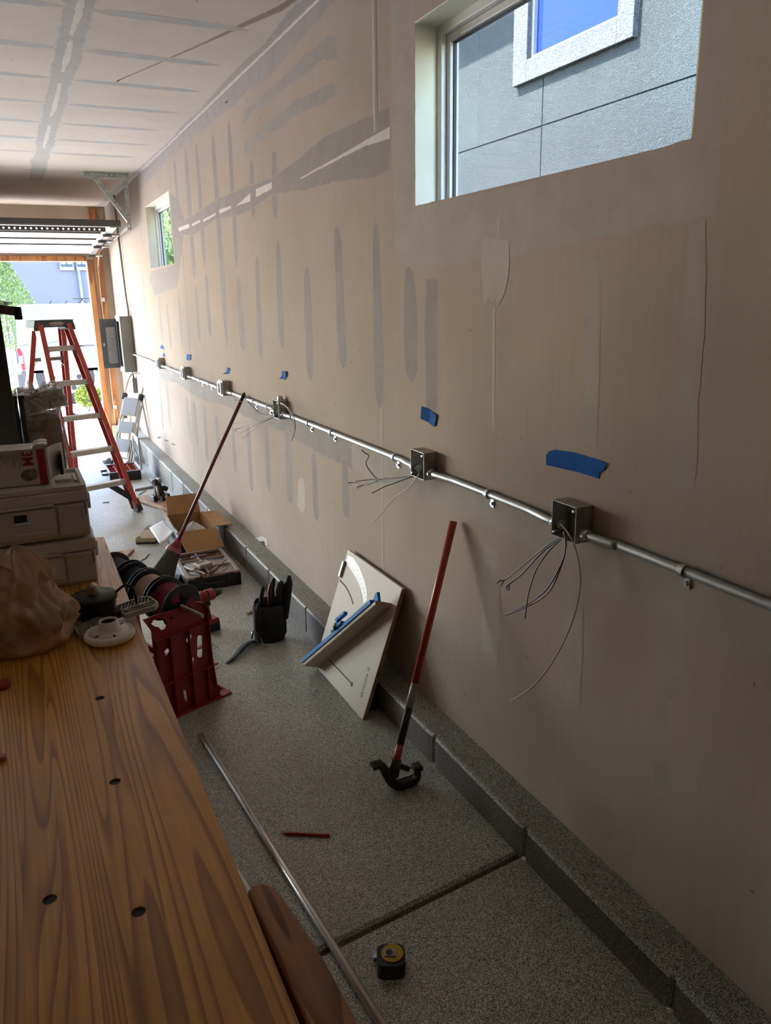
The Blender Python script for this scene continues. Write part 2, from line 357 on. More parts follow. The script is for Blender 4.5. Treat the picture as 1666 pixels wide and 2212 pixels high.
M_PINE2 = mat_wood('pine_vise', (.52, .25, .095), (.27, .11, .035), 'Y', 22, .45)
M_POST = mat_wood('post_lumber', (.52, .235, .075), (.30, .115, .035), 'Z', 6, .6)
M_PLANK = mat_wood('oak_board', (.55, .36, .22), (.38, .22, .12), 'Y', 6, .5)
M_WHITE = mat('white_vinyl', (.80, .80, .77), .35, var=.03)
M_CREAM = mat('cream_reveal', (.86, .83, .68), .6, var=.06, scale=6, bmp=.2)
M_GLASS = mat_glass('window_glass', (.92, .94, .94), .0, .12)
M_STEEL = mat('galvanised_steel', (.62, .64, .66), .32, .95, .15, 30)
M_EMT = mat('emt_conduit', (.40, .41, .42), .48, .85, .08, 12)
M_EMT2 = mat('bright_emt', (.66, .63, .58), .30, .8, .06, 12)
M_DKSTEEL = mat('dark_zinc_steel', (.40, .39, .36), .45, .8, .25, 25)
M_BLACK = mat('black_plastic', (.012, .012, .013), .45, var=.2)
M_BLACKM = mat('black_rubber', (.02, .02, .02), .7, var=.2, bmp=.3)
M_RED = mat('red_plastic', (.30, .022, .022), .38, var=.15, scale=8)
M_DKRED = mat('dark_red_handle', (.13, .012, .016), .35, var=.15)
M_BLUE = mat('blue_painters_tape', (.004, .095, .36), .8, var=.12, scale=60, bmp=.4, bscale=300, spec=.12)
# ================================================================== the garage shell
YD = 11.40                                              # inside face of the door wall
# floor slab with a tooled joint
def floor_mesh():
    mb = MB(); xs = [-9.6+9.48*i/32 for i in range(33)]
    prof = [(-9, 0), (-.012, 0), (-.009, -.003), (-.007, -.014), (.004, -.014), (.014, -.008), (.024, 0), (9, 0)]
    vs = []; fs = []
    for x in xs:
        jy = 1.675+.106*x
        for d, dz in prof:
            y = -2.0 if d == -9 else (YD+.14 if d == 9 else jy+d); vs.append((x, y, fz(y)+dz))
    m = len(prof)
    for i in range(len(xs)-1):
        for j in range(m-1): fs.append((i*m+j, (i+1)*m+j, (i+1)*m+j+1, i*m+j+1))
    mb.add(vs, fs, None, False); return mb
floor = struct('floor', floor_mesh(), M_FLOOR); floor.data.materials.append(M_FLAKESH)
for _i, _p in enumerate(floor.data.polygons): _p.material_index = 1 if _i % 7 in (2, 3, 4) else 0  # groove faces take the darker flake, painting in the shade of the joint
# raised concrete stem along the right wall
def curb_mesh():
    notch = [.55, 1.04, 1.64, 2.22, 2.95, 3.62, 4.28, 4.78, 5.35, 5.9, 6.35, 6.85, 7.4, 8.1, 8.9, 9.7, 10.5]
    ys = [-2.0]
    for n in notch: ys += [n-.035, n-.010, n-.004, n+.004, n+.012, n+.045]
    ys.append(YD); vs = []; fs = []
    for y in ys:
        d = min(abs(y-n) for n in notch); c = .011 if d <= .0041 else (.002 if d < .02 else 0.0)
        w = .0025*nz((y*3, 1, 2)); prof = [(0.0, .119), (-.104+c+w, .119), (-.114+c+w, .116), (-.120+c+w, .108), (-.121+c+w, fz(y)-.02)]
        vs += [(x, y, z) for x, z in prof]
    m = 5
    for i in range(len(ys)-1):
        for j in range(m-1): fs.append((i*m+j, i*m+j+1, (i+1)*m+j+1, (i+1)*m+j))
    return MB().add(vs, fs)
_cb = struct('baseboard_right', curb_mesh(), M_CURB); _cb.data.materials.append(M_FLAKESH)
for _p in _cb.data.polygons: _p.material_index = 1 if abs(_p.normal.x) > .8 else 0  # upright face gets the darker flake: its shade is in the colour
_cb['label'] = 'raised concrete stem along the right wall in speckled epoxy'
# right wall with two window openings
WZ0, WZ1 = 2.005, 2.575; WA = (1.313, 2.565); WB = (6.955, 8.175)
mb = MB(); WT = .16
mb.mm((0, -2, .105), (WT, YD+.15, WZ0-.03)); mb.mm((0, -2, WZ0-.03), (.08, YD+.15, WZ0)); mb.mm((0, -2, WZ1), (WT, YD+.15, ZC+.2))
for a, b in ((-2, WA[0]), (WA[1], WB[0]), (WB[1], YD+.15)): mb.mm((0, a, WZ0), (WT, b, WZ1))
wall_r = struct('wall_right', mb, M_WALL)
mb = MB().mm((WT-.05, -2, -.6), (WT, YD+.15, .105)); struct('wall_stem', mb, M_CURB)
mb = MB().mm((-9.8, -2, ZC), (0, YD+.15, ZC+.12)); ceil = struct('ceiling', mb, M_CEIL)
M_NICHE = mat('niche_wall_paint', (.58, .50, .43), .8, var=.1)  # pale tone for the unseen niche walls, bounces light to the near end
M_PAINT = mat('plain_drywall', (.42, .35, .28), .8, var=.1)
mb = MB().mm((-9.8, 3.3, -.3), (-9.6, YD+.15, ZC)); struct('wall_left', mb, M_PAINT)
mb = MB().mm((-2.5, -2.15, -.3), (WT, -2, ZC+.12)); struct('wall_back', mb, M_NICHE)
mb = MB().mm((-2.5, -2.15, -.3), (-2.3, 3.4, ZC)).mm((-9.8, 3.3, -.3), (-2.3, 3.4, ZC)); struct('wall_niche_added', mb, M_NICHE)  # unseen niche, added to shape how the light falls off near the camera
# door wall: return, header, far return
DX0, DX1, DZ = -5.25, -.255, 2.23
mb = MB().mm((DX1, YD, -.3), (0, YD+.14, ZC)).mm((DX0, YD, DZ), (DX1, YD+.14, ZC)).mm((-5.85, YD, -.3), (DX0, YD+.14, ZC)).mm((-9.2, YD, DZ), (-5.85, YD+.14, ZC)).mm((-9.6, YD, -.3), (-9.2, YD+.14, ZC))  # second bay opening is unseen, added to bring more daylight in
wall_f = struct('wall_far', mb, M_WALL)
# timber around the door opening
def lumber(a, b, nm='trim_1', m=M_POST): return struct(nm, MB().mm(a, b), m, .003)
lumber((-.195, YD-.04, fz(YD)+.12), (-.095, YD-.002, ZC-.03), 'trim_1')['label'] = 'rough timber post beside the garage door opening'
lumber((DX1-.035, YD-.02, fz(YD)), (DX1+.035, YD+.16, DZ), 'trim_2')['label'] = 'timber jamb of the garage door opening'
lumber((DX0, YD-.03, DZ-.012), (DX1-.035, YD+.16, DZ+.055), 'trim_3')['label'] = 'timber head of the garage door opening'
mb = MB().mm((DX1+.005, YD+.14, -.6), (WT+.05, YD+.2, ZC+.2)).mm((-9.8, YD+.14, DZ), (DX1+.005, YD+.2, ZC+.4)).mm((-5.85, YD+.14, -.6), (DX0, YD+.2, DZ)); struct('wall_outside', mb, mat('garage_stucco', (.45, .43, .40), .9))
mb = MB().mm((-.21, YD-.10, fz(YD)), (-.121, YD, .02)); struct('wall_plinth', mb, M_CURB)
# flat roof deck with a small eave so that the sun only enters by the openings
mb = MB().mm((-10.1, -2.4, ZC+.2), (.45, YD+.45, ZC+.36)); struct('roof', mb, mat('roof_felt', (.12, .11, .10), .9))

# ------------------------------------------------------------------ joint compound on the boards
M_STAINK = mat_mud('dark_scuff', (.05, .04, .035), (.09, .075, .06), .1)
_lift = [0]
def onceil(px, py): return onz(px, py, ZC)
def patch(pts, m, parent, nrm, fade=.004, jit=.004, step=.03, name='joint_compound_patch', lift=None):
    nrm = V3(nrm); c = []
    pts = [V3(p) for p in pts]
    for i, p in enumerate(pts):                          # resample the outline and roughen it
        q = pts[(i+1) % len(pts)]; k = max(1, int((q-p).length/step))
        for j in range(k): c.append(p+(q-p)*(j/k))
    cen = sum(c, V3((0, 0, 0)))/len(c)
    a1 = V3((0, 1, 0)) if abs(nrm.x) > .5 else V3((1, 0, 0)); a2 = nrm.cross(a1)
    c = [p + a1*(jit*nz(p, 23)) + a2*(jit*nz(p+V3((5, 3, 1)), 21)) for p in c]
    P = [(p.dot(a1), p.dot(a2)) for p in c]; n = len(P)
    area = sum(P[i][0]*P[(i+1) % n][1]-P[(i+1) % n][0]*P[i][1] for i in range(n))
    if area < 0: P.reverse()
    inn = []
    for i in range(n):
        x0, y0 = P[i-1]; x1, y1 = P[(i+1) % n]; dx, dy = x1-x0, y1-y0; l = math.hypot(dx, dy) or 1
        inn.append((P[i][0]-dy/l*fade, P[i][1]+dx/l*fade))
    _lift[0] += 1; h = (.00012 + .000012*(_lift[0] % 40)) if lift is None else lift*.12
    base = cen.dot(nrm)
    to = lambda p: a1*p[0] + a2*p[1] + nrm*(base+h)
    tri = tessellate_polygon([[V3((p[0], p[1], 0)) for p in inn]])
    vs = [to(p) for p in P] + [to(p) for p in inn]; fs = [(i, (i+1) % n, n+(i+1) % n, n+i) for i in range(n)]
    for t in tri: fs.append(tuple(n+i for i in t))
    o = part(name, MB().add(vs, fs), m, parent)
    at = o.data.attributes.new('fade', 'FLOAT', 'POINT'); at.data.foreach_set('value', [0.0]*n+[1.0]*n)
    # face the room
    import bmesh as _b
    bm = _b.new(); bm.from_mesh(o.data); bm.normal_update()
    fl = [f for f in bm.faces if f.normal.dot(nrm) < 0]
    _b.ops.reverse_faces(bm, faces=fl); bm.to_mesh(o.data); bm.free(); return o
def wp(lst, m=None, s=1.0, ox=0, oy=0, **k):
    return patch([W(ox+x/s, oy+y/s) for x, y in lst], m or M_MUD, wall_r, (-1, 0, 0), **k)
def cp(lst, m=None, s=1.0, ox=0, oy=0, **k):
    return patch([onceil(ox+x/s, oy+y/s) for x, y in lst], m or M_MUDC, ceil, (0, 0, -1), **k)
def strip(x0, y0, x1, y1, w, m=None, **k):               # trowelled fastener strip, top -> bottom
    a, b = W(x0, y0), W(x1, y1); w = abs(W(x0, (y0+y1)/2).y-W(x0+w, (y0+y1)/2).y); r = random.random
    y = lambda t: a.y+(b.y-a.y)*t; z = lambda t: a.z+(b.z-a.z)*t; pts = []
    sh = [(0, .12), (.03, .55), (.12, .85), (.35, 1), (.7, 1.05), (.9, .9), (.97, .5), (1, .08)] if k.get('fade', 0) < .009 else [(0, .8), (.12, .95), (.35, 1), (.7, 1.05), (.9, 1.0), (1, .8)]
    pts = [(0, y(t)-w/2*f*(.85+.3*r()), z(t)) for t, f in sh] + [(0, y(t)+w/2*f*(.85+.3*r()), z(t)) for t, f in reversed(sh)]
    return patch(pts, m or M_MUD, wall_r, (-1, 0, 0), name='fastener_strip', **k)
for a in [(494, 258, 512, 579, 9), (459, 288, 491, 750, 9), (424, 309, 443, 579, 8), (445, 591, 455, 729, 7), (400, 318, 421, 605, 8), (422, 615, 432, 741, 6), (376, 345, 388, 480, 6),
          (543, 345, 547, 471, 11), (592, 324, 595, 471, 13), (514, 597, 526, 759, 12), (555, 553, 564, 776, 10), (600, 517, 611, 755, 12), (662, 573, 671, 824, 15), (728, 487, 742, 798, 18),
          (812, 479, 820, 884, 20), (884, 575, 889, 825, 29), (403, 857, 412, 957, 6), (419, 867, 427, 966, 7), (441, 877, 449, 1000, 7), (467, 894, 476, 996, 8), (503, 919, 509, 1022, 8),
          (536, 919, 544, 1062, 9), (575, 916, 581, 1062, 10), (308, 590, 318, 717, 3.5), (343, 636, 352, 741, 4), (360, 654, 370, 756, 4), (385, 624, 394, 750, 4), (359, 807, 368, 924, 4), (344, 815, 353, 930, 4), (328, 804, 337, 900, 4)]:
    strip(*a)
for a in [(622, 931, 627, 1087, 13), (678, 978, 684, 1125, 12), (745, 987, 748, 1118, 15)]: strip(*a, fade=.010)
for a in [(932, 600, 932, 890, 30)]: strip(*a, fade=.016)
for a in [(1506, 480, 1478, 1060, 52), (1280, 560, 1274, 960, 40)]: strip(*a, m=M_MUDN, fade=.022)
for a in [(1240, 1240, 1236, 1545, 42), (1062, 1180, 1058, 1420, 44)]: strip(*a, m=M_MUDN, fade=.02)
# upper horizontal joint
s = dict(s=3.332, ox=370, oy=60)
wp([(60, 1400), (200, 1320), (330, 1230), (560, 1130), (720, 1080), (900, 950), (1100, 780), (1400, 640), (1575, 560), (1575, 1030), (1450, 1090), (1200, 1110), (980, 1170), (720, 1210), (600, 1300), (500, 1350), (330, 1380), (160, 1500), (60, 1490)], **s, fade=.012, jit=.008)
for q in [[(930, 1078), (1150, 955), (1450, 780), (1575, 710), (1575, 800), (1400, 850), (1200, 950), (1000, 1055), (935, 1088)], [(610, 1160), (725, 1110), (725, 1160), (610, 1220)], [(465, 1285), (570, 1190), (570, 1250)], [(340, 1310), (430, 1280), (430, 1300), (350, 1340)],
          [(150, 1410), (210, 1380), (210, 1400), (150, 1430)], [(50, 1440), (130, 1410), (130, 1440), (60, 1465)], [(230, 1380), (320, 1330), (320, 1350), (230, 1400)]]:
    wp(q, M_TAPEW, **s, fade=.002, jit=.003, name='joint_tape', lift=.006)
# swooshes near the ceiling, corner fillet
wp([(522, 690), (530, 600), (620, 505), (760, 390), (920, 230), (1060, 110), (1140, 50), (1190, 60), (1200, 230), (1090, 235), (960, 340), (800, 450), (690, 560), (580, 600), (555, 640), (540, 695)], M_MUDU, **s, fade=.006, jit=.008)
wp([(530, 905), (530, 830), (620, 740), (740, 650), (880, 530), (1060, 440), (1160, 400), (1200, 420), (1200, 480), (1080, 550), (900, 630), (800, 715), (680, 780), (600, 830), (570, 890), (545, 915)], M_MUDU, **s, fade=.006, jit=.008)
top = [(0, y, ZC-.001) for y in (11.3, 9.0, 7, 5, 4, 3.2, 2.6, 1.5)]
low = [W(370+x/3.332, 60+y/3.332) for x, y in [(1150, -160), (1000, 20), (930, 100), (740, 330), (630, 430), (540, 460), (470, 550), (300, 680), (200, 770), (60, 880), (0, 940)]] + [V3((0, 9.0, ZC-.16)), V3((0, 11.3, ZC-.17))]
patch([V3(p) for p in top]+low, M_MUDU, wall_r, (-1, 0, 0), fade=.010, jit=.010, lift=.0004)
cl = [onceil(370+x/3.332, 60+y/3.332) for x, y in [(820, -100), (750, 0), (700, 60), (660, 120), (540, 220), (430, 330), (310, 460), (200, 590), (60, 720), (0, 800)]] + [V3((-.08, 9.5, ZC)), V3((-.10, 11.3, ZC))]
patch([V3((-.001, 11.3, ZC)), V3((-.001, 8, ZC)), V3((-.001, 5, ZC)), V3((-.001, 3.4, ZC)), V3((-.001, 2.2, ZC))]+cl, M_MUDC, ceil, (0, 0, -1), fade=.010, jit=.010, lift=.0004)
patch([V3((0, y, ZC-.002)) for y in (11.3, 7, 4, 2.4)]+[V3((0, y, ZC-.014)) for y in (2.4, 4, 7, 11.3)], M_TAPEW, wall_r, (-1, 0, 0), fade=.002, jit=.004, name='corner_tape', lift=.007)
# surround of the near window
wp([(843, -40), (897, -40), (897, 445), (1200, 380), (1495, 300), (1530, 0), (1570, -40), (1560, 330), (1550, 470), (1300, 515), (1110, 560), (1030, 570), (900, 578), (868, 574), (851, 540), (846, 300)], fade=.014, jit=.008, m=M_MUDN)
wp([(386, 430), (400, 480), (384, 622), (360, 628), (335, 640), (322, 600), (326, 585), (378, 570), (366, 415)], fade=.01, jit=.01)
# band behind the conduit (lower horizontal joint)
for ya, yb, mm_ in ((9.6, 3.2, M_MUD), (3.2, .3, M_MUDN)):
    yy = [ya+(yb-ya)*i/20 for i in range(21)]
    patch([V3((0, y, 1.066-.125-.05*nz((y, 3, 1), 1.3))) for y in yy]+[V3((0, y, 1.066+.03+.025*nz((y, 9, 1), 2))) for y in reversed(yy)], mm_, wall_r, (-1, 0, 0), fade=.018, jit=.012)
# lower blob, seams
wp([(1428, 1290), (1490, 1290), (1478, 1425), (1484, 1465), (1470, 1505), (1448, 1520), (1445, 1640), (1452, 1690), (1438, 1720), (1415, 1690), (1402, 1640), (1412, 1560), (1415, 1500), (1408, 1450), (1424, 1420)], fade=.016, jit=.006, m=M_MUDN)
def bead(px0, py0, px1, py1, w, m, name='corner_bead', h=.0012):
    a, b = W(px0, py0), W(px1, py1); mb = MB()
    mb.add([(-.0005, a.y-w/2, a.z), (-h, a.y-w*.15, a.z), (-h, a.y+w*.15, a.z), (-.0005, a.y+w/2, a.z), (-.0005, b.y-w/2, b.z), (-h, b.y-w*.15, b.z), (-h, b.y+w*.15, b.z), (-.0005, b.y+w/2, b.z)], [(5, 4, 0, 1), (6, 5, 1, 2), (7, 6, 2, 3)])
    o = part(name, mb, m, wall_r); at = o.data.attributes.new('fade', 'FLOAT', 'POINT'); at.data.foreach_set('value', [1.0]*8); return o
bead(806, -30, 810, 285, .020, M_MUDL); bead(812, -30, 816, 285, .008, M_MUD)
bead(825, 880, 828, 1235, .016, M_MUDL); bead(392, 513, 411, 765, .022, M_MUD); bead(411, 812, 420, 1000, .012, M_MUD)
wp([(1040, 525), (1052, 512), (1078, 516), (1100, 520), (1102, 560), (1099, 600), (1090, 635), (1080, 655), (1073, 640), (1066, 655), (1058, 640), (1052, 652), (1046, 662), (1044, 630), (1041, 590)], M_MUDP, fade=.002, jit=.006, name='peeling_tape', lift=.008)
bead(1077, 470, 1073, 660, .006, M_MUDL, 'peeling_tape', .0006); bead(1068, 665, 1066, 930, .012, M_MUDL, 'peeling_tape', .0006)
wp([(1086, 1020), (1125, 1015), (1128, 1030), (1118, 1046), (1092, 1044), (1084, 1034)], M_MUDN, fade=.003)
wp([(1440, 1185), (1490, 1172), (1540, 1190), (1560, 1215), (1530, 1232), (1450, 1215)], M_MUDN, fade=.006)
wp([(645, 1035), (655, 1030), (661, 1060), (660, 1100), (652, 1110), (643, 1090)], M_MUDL, fade=.003, jit=.003, lift=.007)
wp([(553, 1162), (566, 1157), (577, 1163), (580, 1176), (569, 1181), (560, 1173)], M_TAPEW, fade=.002, jit=.008, name='torn_paper', lift=.02); wp([(562, 1170), (572, 1168), (575, 1180), (565, 1180)], M_STAINK, fade=.001, jit=.004, name='torn_core', lift=.03)
for q in ([(340, 944), (347, 943), (348, 946), (341, 947)], [(356, 949), (364, 952), (364, 954), (356, 952)], [(372, 957), (379, 960), (378, 962), (371, 959)], [(486, 221), (492, 216), (493, 220), (487, 224)]): wp(q, M_STAINK, fade=.0008, jit=.003, name='scuff_mark')
# ceiling: long centre joint and cross strips
def crow(ylist):
    for i, y in enumerate(ylist):
        for x0, x1 in ((-.10-.05*random.random(), -.86), (-.92, -1.9), (-2.0, -3.4), (-3.5, -5.0)):
            w = .038+.010*random.random(); d = .01*random.random(); n = 9; a = []; b = []
            for k in range(n):
                t = k/(n-1); f = min(1, .15+6*t, .15+6*(1-t)); x = x0+(x1-x0)*t; a.append(V3((x, y+d*t+w*f, ZC))); b.append(V3((x, y+d*t-w*f, ZC)))
            patch(a+b[::-1], M_MUDC, ceil, (0, 0, -1), fade=.005, jit=.008, name='fastener_strip')
crow([2.75, 3.33, 3.92, 4.52, 5.1, 5.7, 6.3, 6.9, 7.5])
patch([V3((-.83-.03*nz((y, 0, 0), 2.2), y, ZC)) for y in [2+.3*i for i in range(25)]]+[V3((-.965+.03*nz((y, 5, 0), 2.2), y, ZC)) for y in reversed([2+.3*i for i in range(25)])], M_MUDC, ceil, (0, 0, -1), fade=.012, jit=.02)
for y0, y1 in ((2.2, 3.55), (3.62, 4.3), (4.38, 4.95), (5.2, 6.1), (6.4, 7.3)):
    patch([V3((-.885, y0, ZC)), V3((-.878, (y0+y1)/2, ZC)), V3((-.89, y1, ZC)), V3((-.910, y1, ZC)), V3((-.915, (y0+y1)/2, ZC)), V3((-.908, y0, ZC))], M_TAPEW, ceil, (0, 0, -1), fade=.004, jit=.012, name='joint_tape', lift=.007)
M_STAIN = mat_mud('ceiling_brown_line', (.30, .235, .19), (.36, .29, .24), .05, PAPER_C)  # thin brown line running across the ceiling
cp([(660, -30), (600, 12), (540, 40), (440, 90), (350, 130), (255, 172), (250, 178), (350, 136), (440, 97), (545, 52), (610, 25), (680, -25)], M_STAIN, fade=.012, jit=.003, name='brown_line', lift=.0003)

# ------------------------------------------------------------------ windows
def window(n, y0, y1):
    t = bpy.data.objects.new('window_%d' % n, None); COL.objects.link(t); t.location = (0.1, y0, WZ0); t['kind'] = 'structure'
    mb = MB(); e = .004                                   # plastered reveal lining
    mb.mm((.0, y0, WZ0), (.105, y0+e, WZ1)).mm((.0, y1-e, WZ0), (.105, y1, WZ1)).mm((.0, y0, WZ1-e), (.105, y1, WZ1))
    part('reveal', mb, M_CREAM, t)
    def ring(a, x0, x1, w):
        b = MB(); b.mm((x0, y0+a, WZ0-.02), (x1, y0+a+w, WZ1-a)).mm((x0, y1-a-w, WZ0-.02), (x1, y1-a, WZ1-a)).mm((x0, y0+a+w, WZ0-.03), (x1, y1-a-w, WZ0+.004)).mm((x0, y0+a+w, WZ1-a-w), (x1, y1-a-w, WZ1-a)); return b
    part('window_frame', ring(.004, .085, .15, .030), M_WHITE, t, .002)
    part('window_sash', ring(.036, .105, .14, .022), M_WHITE, t, .002)
    part('glazing_gasket', ring(.059, .118, .128, .005), M_BLACK, t)
    part('pane', MB().mm((.121, y0+.06, WZ0-.02), (.125, y1-.06, WZ1-.06)), M_GLASS, t)
    return t
window(1, *WA); window(2, *WB)

# ================================================================== outside
M_CONC = mat('driveway_concrete', (.62, .61, .59), .85, var=.08, scale=3)
M_GRASS = mat('lawn_grass', (.16, .23, .05), .9, var=.4, scale=60)
mb = MB().add([(-14, YD+.1, -.18), (16, YD+.1, -.18), (16, 16.2, -.26), (-14, 16.2, -.26), (16, 60, -.5), (-14, 60, -.5)], [(0, 1, 2, 3), (3, 2, 4, 5)])
struct('ground', mb, M_CONC)
mb = MB()
for i in range(2600):
    x = random.uniform(-.55, 2.6); y = random.uniform(12.2, 13.6)
    if x < -.32+.18*math.sin(y*5)+.1*random.random(): continue
    h = random.uniform(.02, .06); a = random.uniform(0, 6.28); z = -.19-(y-11.5)*.017
    mb.add([(x, y, z), (x+.012*math.cos(a), y+.012*math.sin(a), z), (x+.02*math.sin(a), y+.02*math.cos(a), z+h)], [(0, 1, 2)])
tag(part('lawn', mb, M_GRASS), 'sparse pale grass beside the driveway outside', 'grass', kind='stuff')
mb = MB()
for i in range(1500):
    x = random.uniform(-3.2, -1.15); y = random.uniform(18.6, 20.3); h = random.uniform(.05, .12); a = random.uniform(0, 6.28)
    mb.add([(x, y, -.29), (x+.05*math.cos(a), y+.05*math.sin(a), -.29), (x+.02*math.sin(a), y, -.29+h)], [(0, 1, 2)])
tag(part('street_lawn', mb, mat('street_grass', (.15, .30, .04), .9, var=.3)), 'bright green grass strip behind the white van', 'grass', kind='stuff')
# neighbour's stucco wall seen through the near window
def mat_stucco(name, c, s=52):
    m, nt, bs = newmat(name); v = world_pos(nt)
    n = N(nt, 'ShaderNodeTexNoise', Scale=s, Detail=5.0); n.inputs['Distortion'].default_value = 2.2; L(nt, v, n.inputs[0])
    n1 = N(nt, 'ShaderNodeTexNoise', Scale=2.0, Detail=3.0); L(nt, v, n1.inputs[0]); r = ramp(nt, [(.3, tuple(x*.88 for x in c)), (.7, tuple(x*1.08 for x in c))]); L(nt, n1.outputs[0], r.inputs[0])
    rp = ramp(nt, [(.36, (.62, .64, .66)), (.5, (1, 1, 1)), (.66, (1.22, 1.2, 1.18))]); L(nt, n.outputs[0], rp.inputs[0]); mxs = N(nt, 'ShaderNodeMix', data_type='RGBA', blend_type='MULTIPLY'); mxs.inputs[0].default_value = .8; L(nt, r.outputs[0], mxs.inputs[6]); L(nt, rp.outputs[0], mxs.inputs[7])  # pits darker, ridges lighter: sun shading of the relief painted into the colour
    L(nt, mxs.outputs[2], bs.inputs['Base Color']); bs.inputs['Roughness'].default_value = .9; bs.inputs['Specular IOR Level'].default_value = .2
    bump(nt, bs, n.outputs[0], 1.0, .03); return m
M_STU = mat_stucco('grey_stucco', (.034, .042, .0435)); M_STUW = mat_stucco('white_stucco_trim', (.092, .099, .103), 45)
nb = thing('neighbour_house', 'grey textured stucco house wall outside the near window', 'house', (3.2, 6, -.3))
mb = MB(); NX = 3.0
ty0, ty1, tz0, tz1 = 4.822, 6.315, 3.461, 5.3; gy0, gy1, gz0, gz1 = 4.995, 6.112, 3.63, 5.13
gr = .006; zg = 3.085; yg = 5.93
for a, b, c, d in ((-3, yg-gr, -.3, zg-gr), (yg+gr, 12.5, -.3, zg-gr), (-3, gy0, zg+gr, 6.2), (gy1, 12.5, zg+gr, 6.2), (gy0, gy1, gz1, 6.2), (gy0, yg-gr, zg+gr, gz0), (yg+gr, gy1, zg+gr, gz0)):
    mb.mm((NX, a, c), (NX+.2, b, d))
mb.mm((NX+.012, -3, -.3), (NX+.2, 12.5, 3.4))
part('stucco_wall', mb, M_STU, nb)
mb = MB(); x0 = NX-.05
mb.mm((x0, ty0, tz0), (NX+.02, gy0, tz1)).mm((x0, gy1, tz0), (NX+.02, ty1, tz1)).mm((x0, gy0, tz0), (NX+.02, gy1, gz0)).mm((x0, gy0, gz1), (NX+.02, gy1, tz1))
part('window_trim', mb, M_STUW, nb, .004)
mb = MB().mm((NX-.005, gy0, gz0), (NX+.06, gy0+.03, gz1)).mm((NX-.005, gy1-.03, gz0), (NX+.06, gy1, gz1)).mm((NX-.005, gy0+.03, gz0), (NX+.06, gy1-.03, gz0+.03))
part('window_frame', mb, mat('outside_vinyl', (.16, .17, .18), .4, var=.03), nb)
m_, nt_, bs_ = newmat('painted_sky_glass'); bs_.inputs['Base Color'].default_value = (.010, .022, .12, 1); bs_.inputs['Roughness'].default_value = .03; bs_.inputs['IOR'].default_value = 1.2; bs_.inputs['Specular IOR Level'].default_value = .15  # blue of the reflected sky is put into the base colour
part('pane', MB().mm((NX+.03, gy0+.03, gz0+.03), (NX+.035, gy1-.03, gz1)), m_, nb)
part('house_inside', MB().mm((NX+.5, -3, -.3), (NX+.6, 12.5, 6.2)), M_BLACK, nb)
part('eave', MB().mm((NX-.83, 6.85, 5.2), (NX+.2, 12.5, 5.35)), M_STUW, nb)
# house across the street
hs = thing('street_house', 'pale blue grey house across the street behind the van', 'house', (1, 31, -.5))
M_HSE = mat('blue_grey_render', (.078, .076, .088), .9, var=.04, scale=1); M_HW = mat('house_white_trim', (.12, .115, .12), .6, var=.03)
part('house_wall', MB().mm((-9, 30, -.5), (14, 31, 9)), M_HSE, hs)
M_HGL = mat('house_window_glass', (.03, .04, .06), .1, var=.1)
for px0, px1 in ((130, 158), (166, 187)):
    a = ony(px0, 584, 29.9); b = ony(px1, 560, 29.9); z0, z1 = a.z, a.z+1.5
    f = part('window', MB().mm((a.x, 29.9, z0), (b.x, 30.02, z1)), M_HW, hs, .01); w = (b.x-a.x)
    for k in (0, 1): part('pane', MB().mm((a.x+w*(.10+.42*k), 29.87, z0+.12), (a.x+w*(.48+.42*k), 29.92, z1-.12)), M_HGL, f)
    for k in (0, 1):
        for j in range(5): part('blind_slat', MB().mm((a.x+w*(.12+.42*k), 29.855, z0+.2+.24*j), (a.x+w*(.46+.42*k), 29.872, z0+.29+.24*j)), M_HW, f)
a = ony(170, 583, 29.9); b = ony(174, 655, 29.9); part('downpipe', MB().cyl((a.x, 29.9, a.z), (b.x+.1, 29.9, -.4), .05), M_HW, hs)
ga = thing('grey_shed', 'small grey house corner at the left behind the van', 'house', (-2.2, 25, -.4))
part('wall', MB().mm((-5.0, 24.2, -.4), (-1.24, 26.5, 1.62)), mat('grey_siding', (.30, .29, .30), .9), ga)
part('roof', MB().mm((-5.1, 24.0, 1.62), (-1.15, 26.7, 1.72)), M_HSE, ga)
# ================================================================== conduit run on the right wall
CZ = 1.079; CX = -.030; CR = .0118
M_WIREG = mat('green_wire', (.05, .10, .05), .4); M_WIREB = mat('blue_wire', (.04, .06, .20), .4); M_WIRER = mat('red_wire', (.24, .025, .03), .4)
M_WIREW = mat('white_wire', (.55, .48, .38), .4); M_WIREK = mat('black_wire', (.015, .015, .015), .4); M_WIREY = mat('olive_wire', (.20, .18, .08), .4); M_WIREBR = mat('brown_wire', (.11, .06, .04), .4)
BOXY = [1.553, 2.405, 4.098, 5.344, 6.661, 7.889]; BW = .103; BD = .056; BZ0, BZ1 = 1.052, 1.153
BOXLAB = ['open steel junction box nearest the camera with coloured wires hanging out', 'open steel junction box above the orange bender with dark wires fanning left',
          'open steel junction box with a connector on top beside the broom tip', 'closed steel junction box third from the electrical panel', 'closed steel junction box second from the electrical panel', 'closed steel junction box nearest the electrical panel']
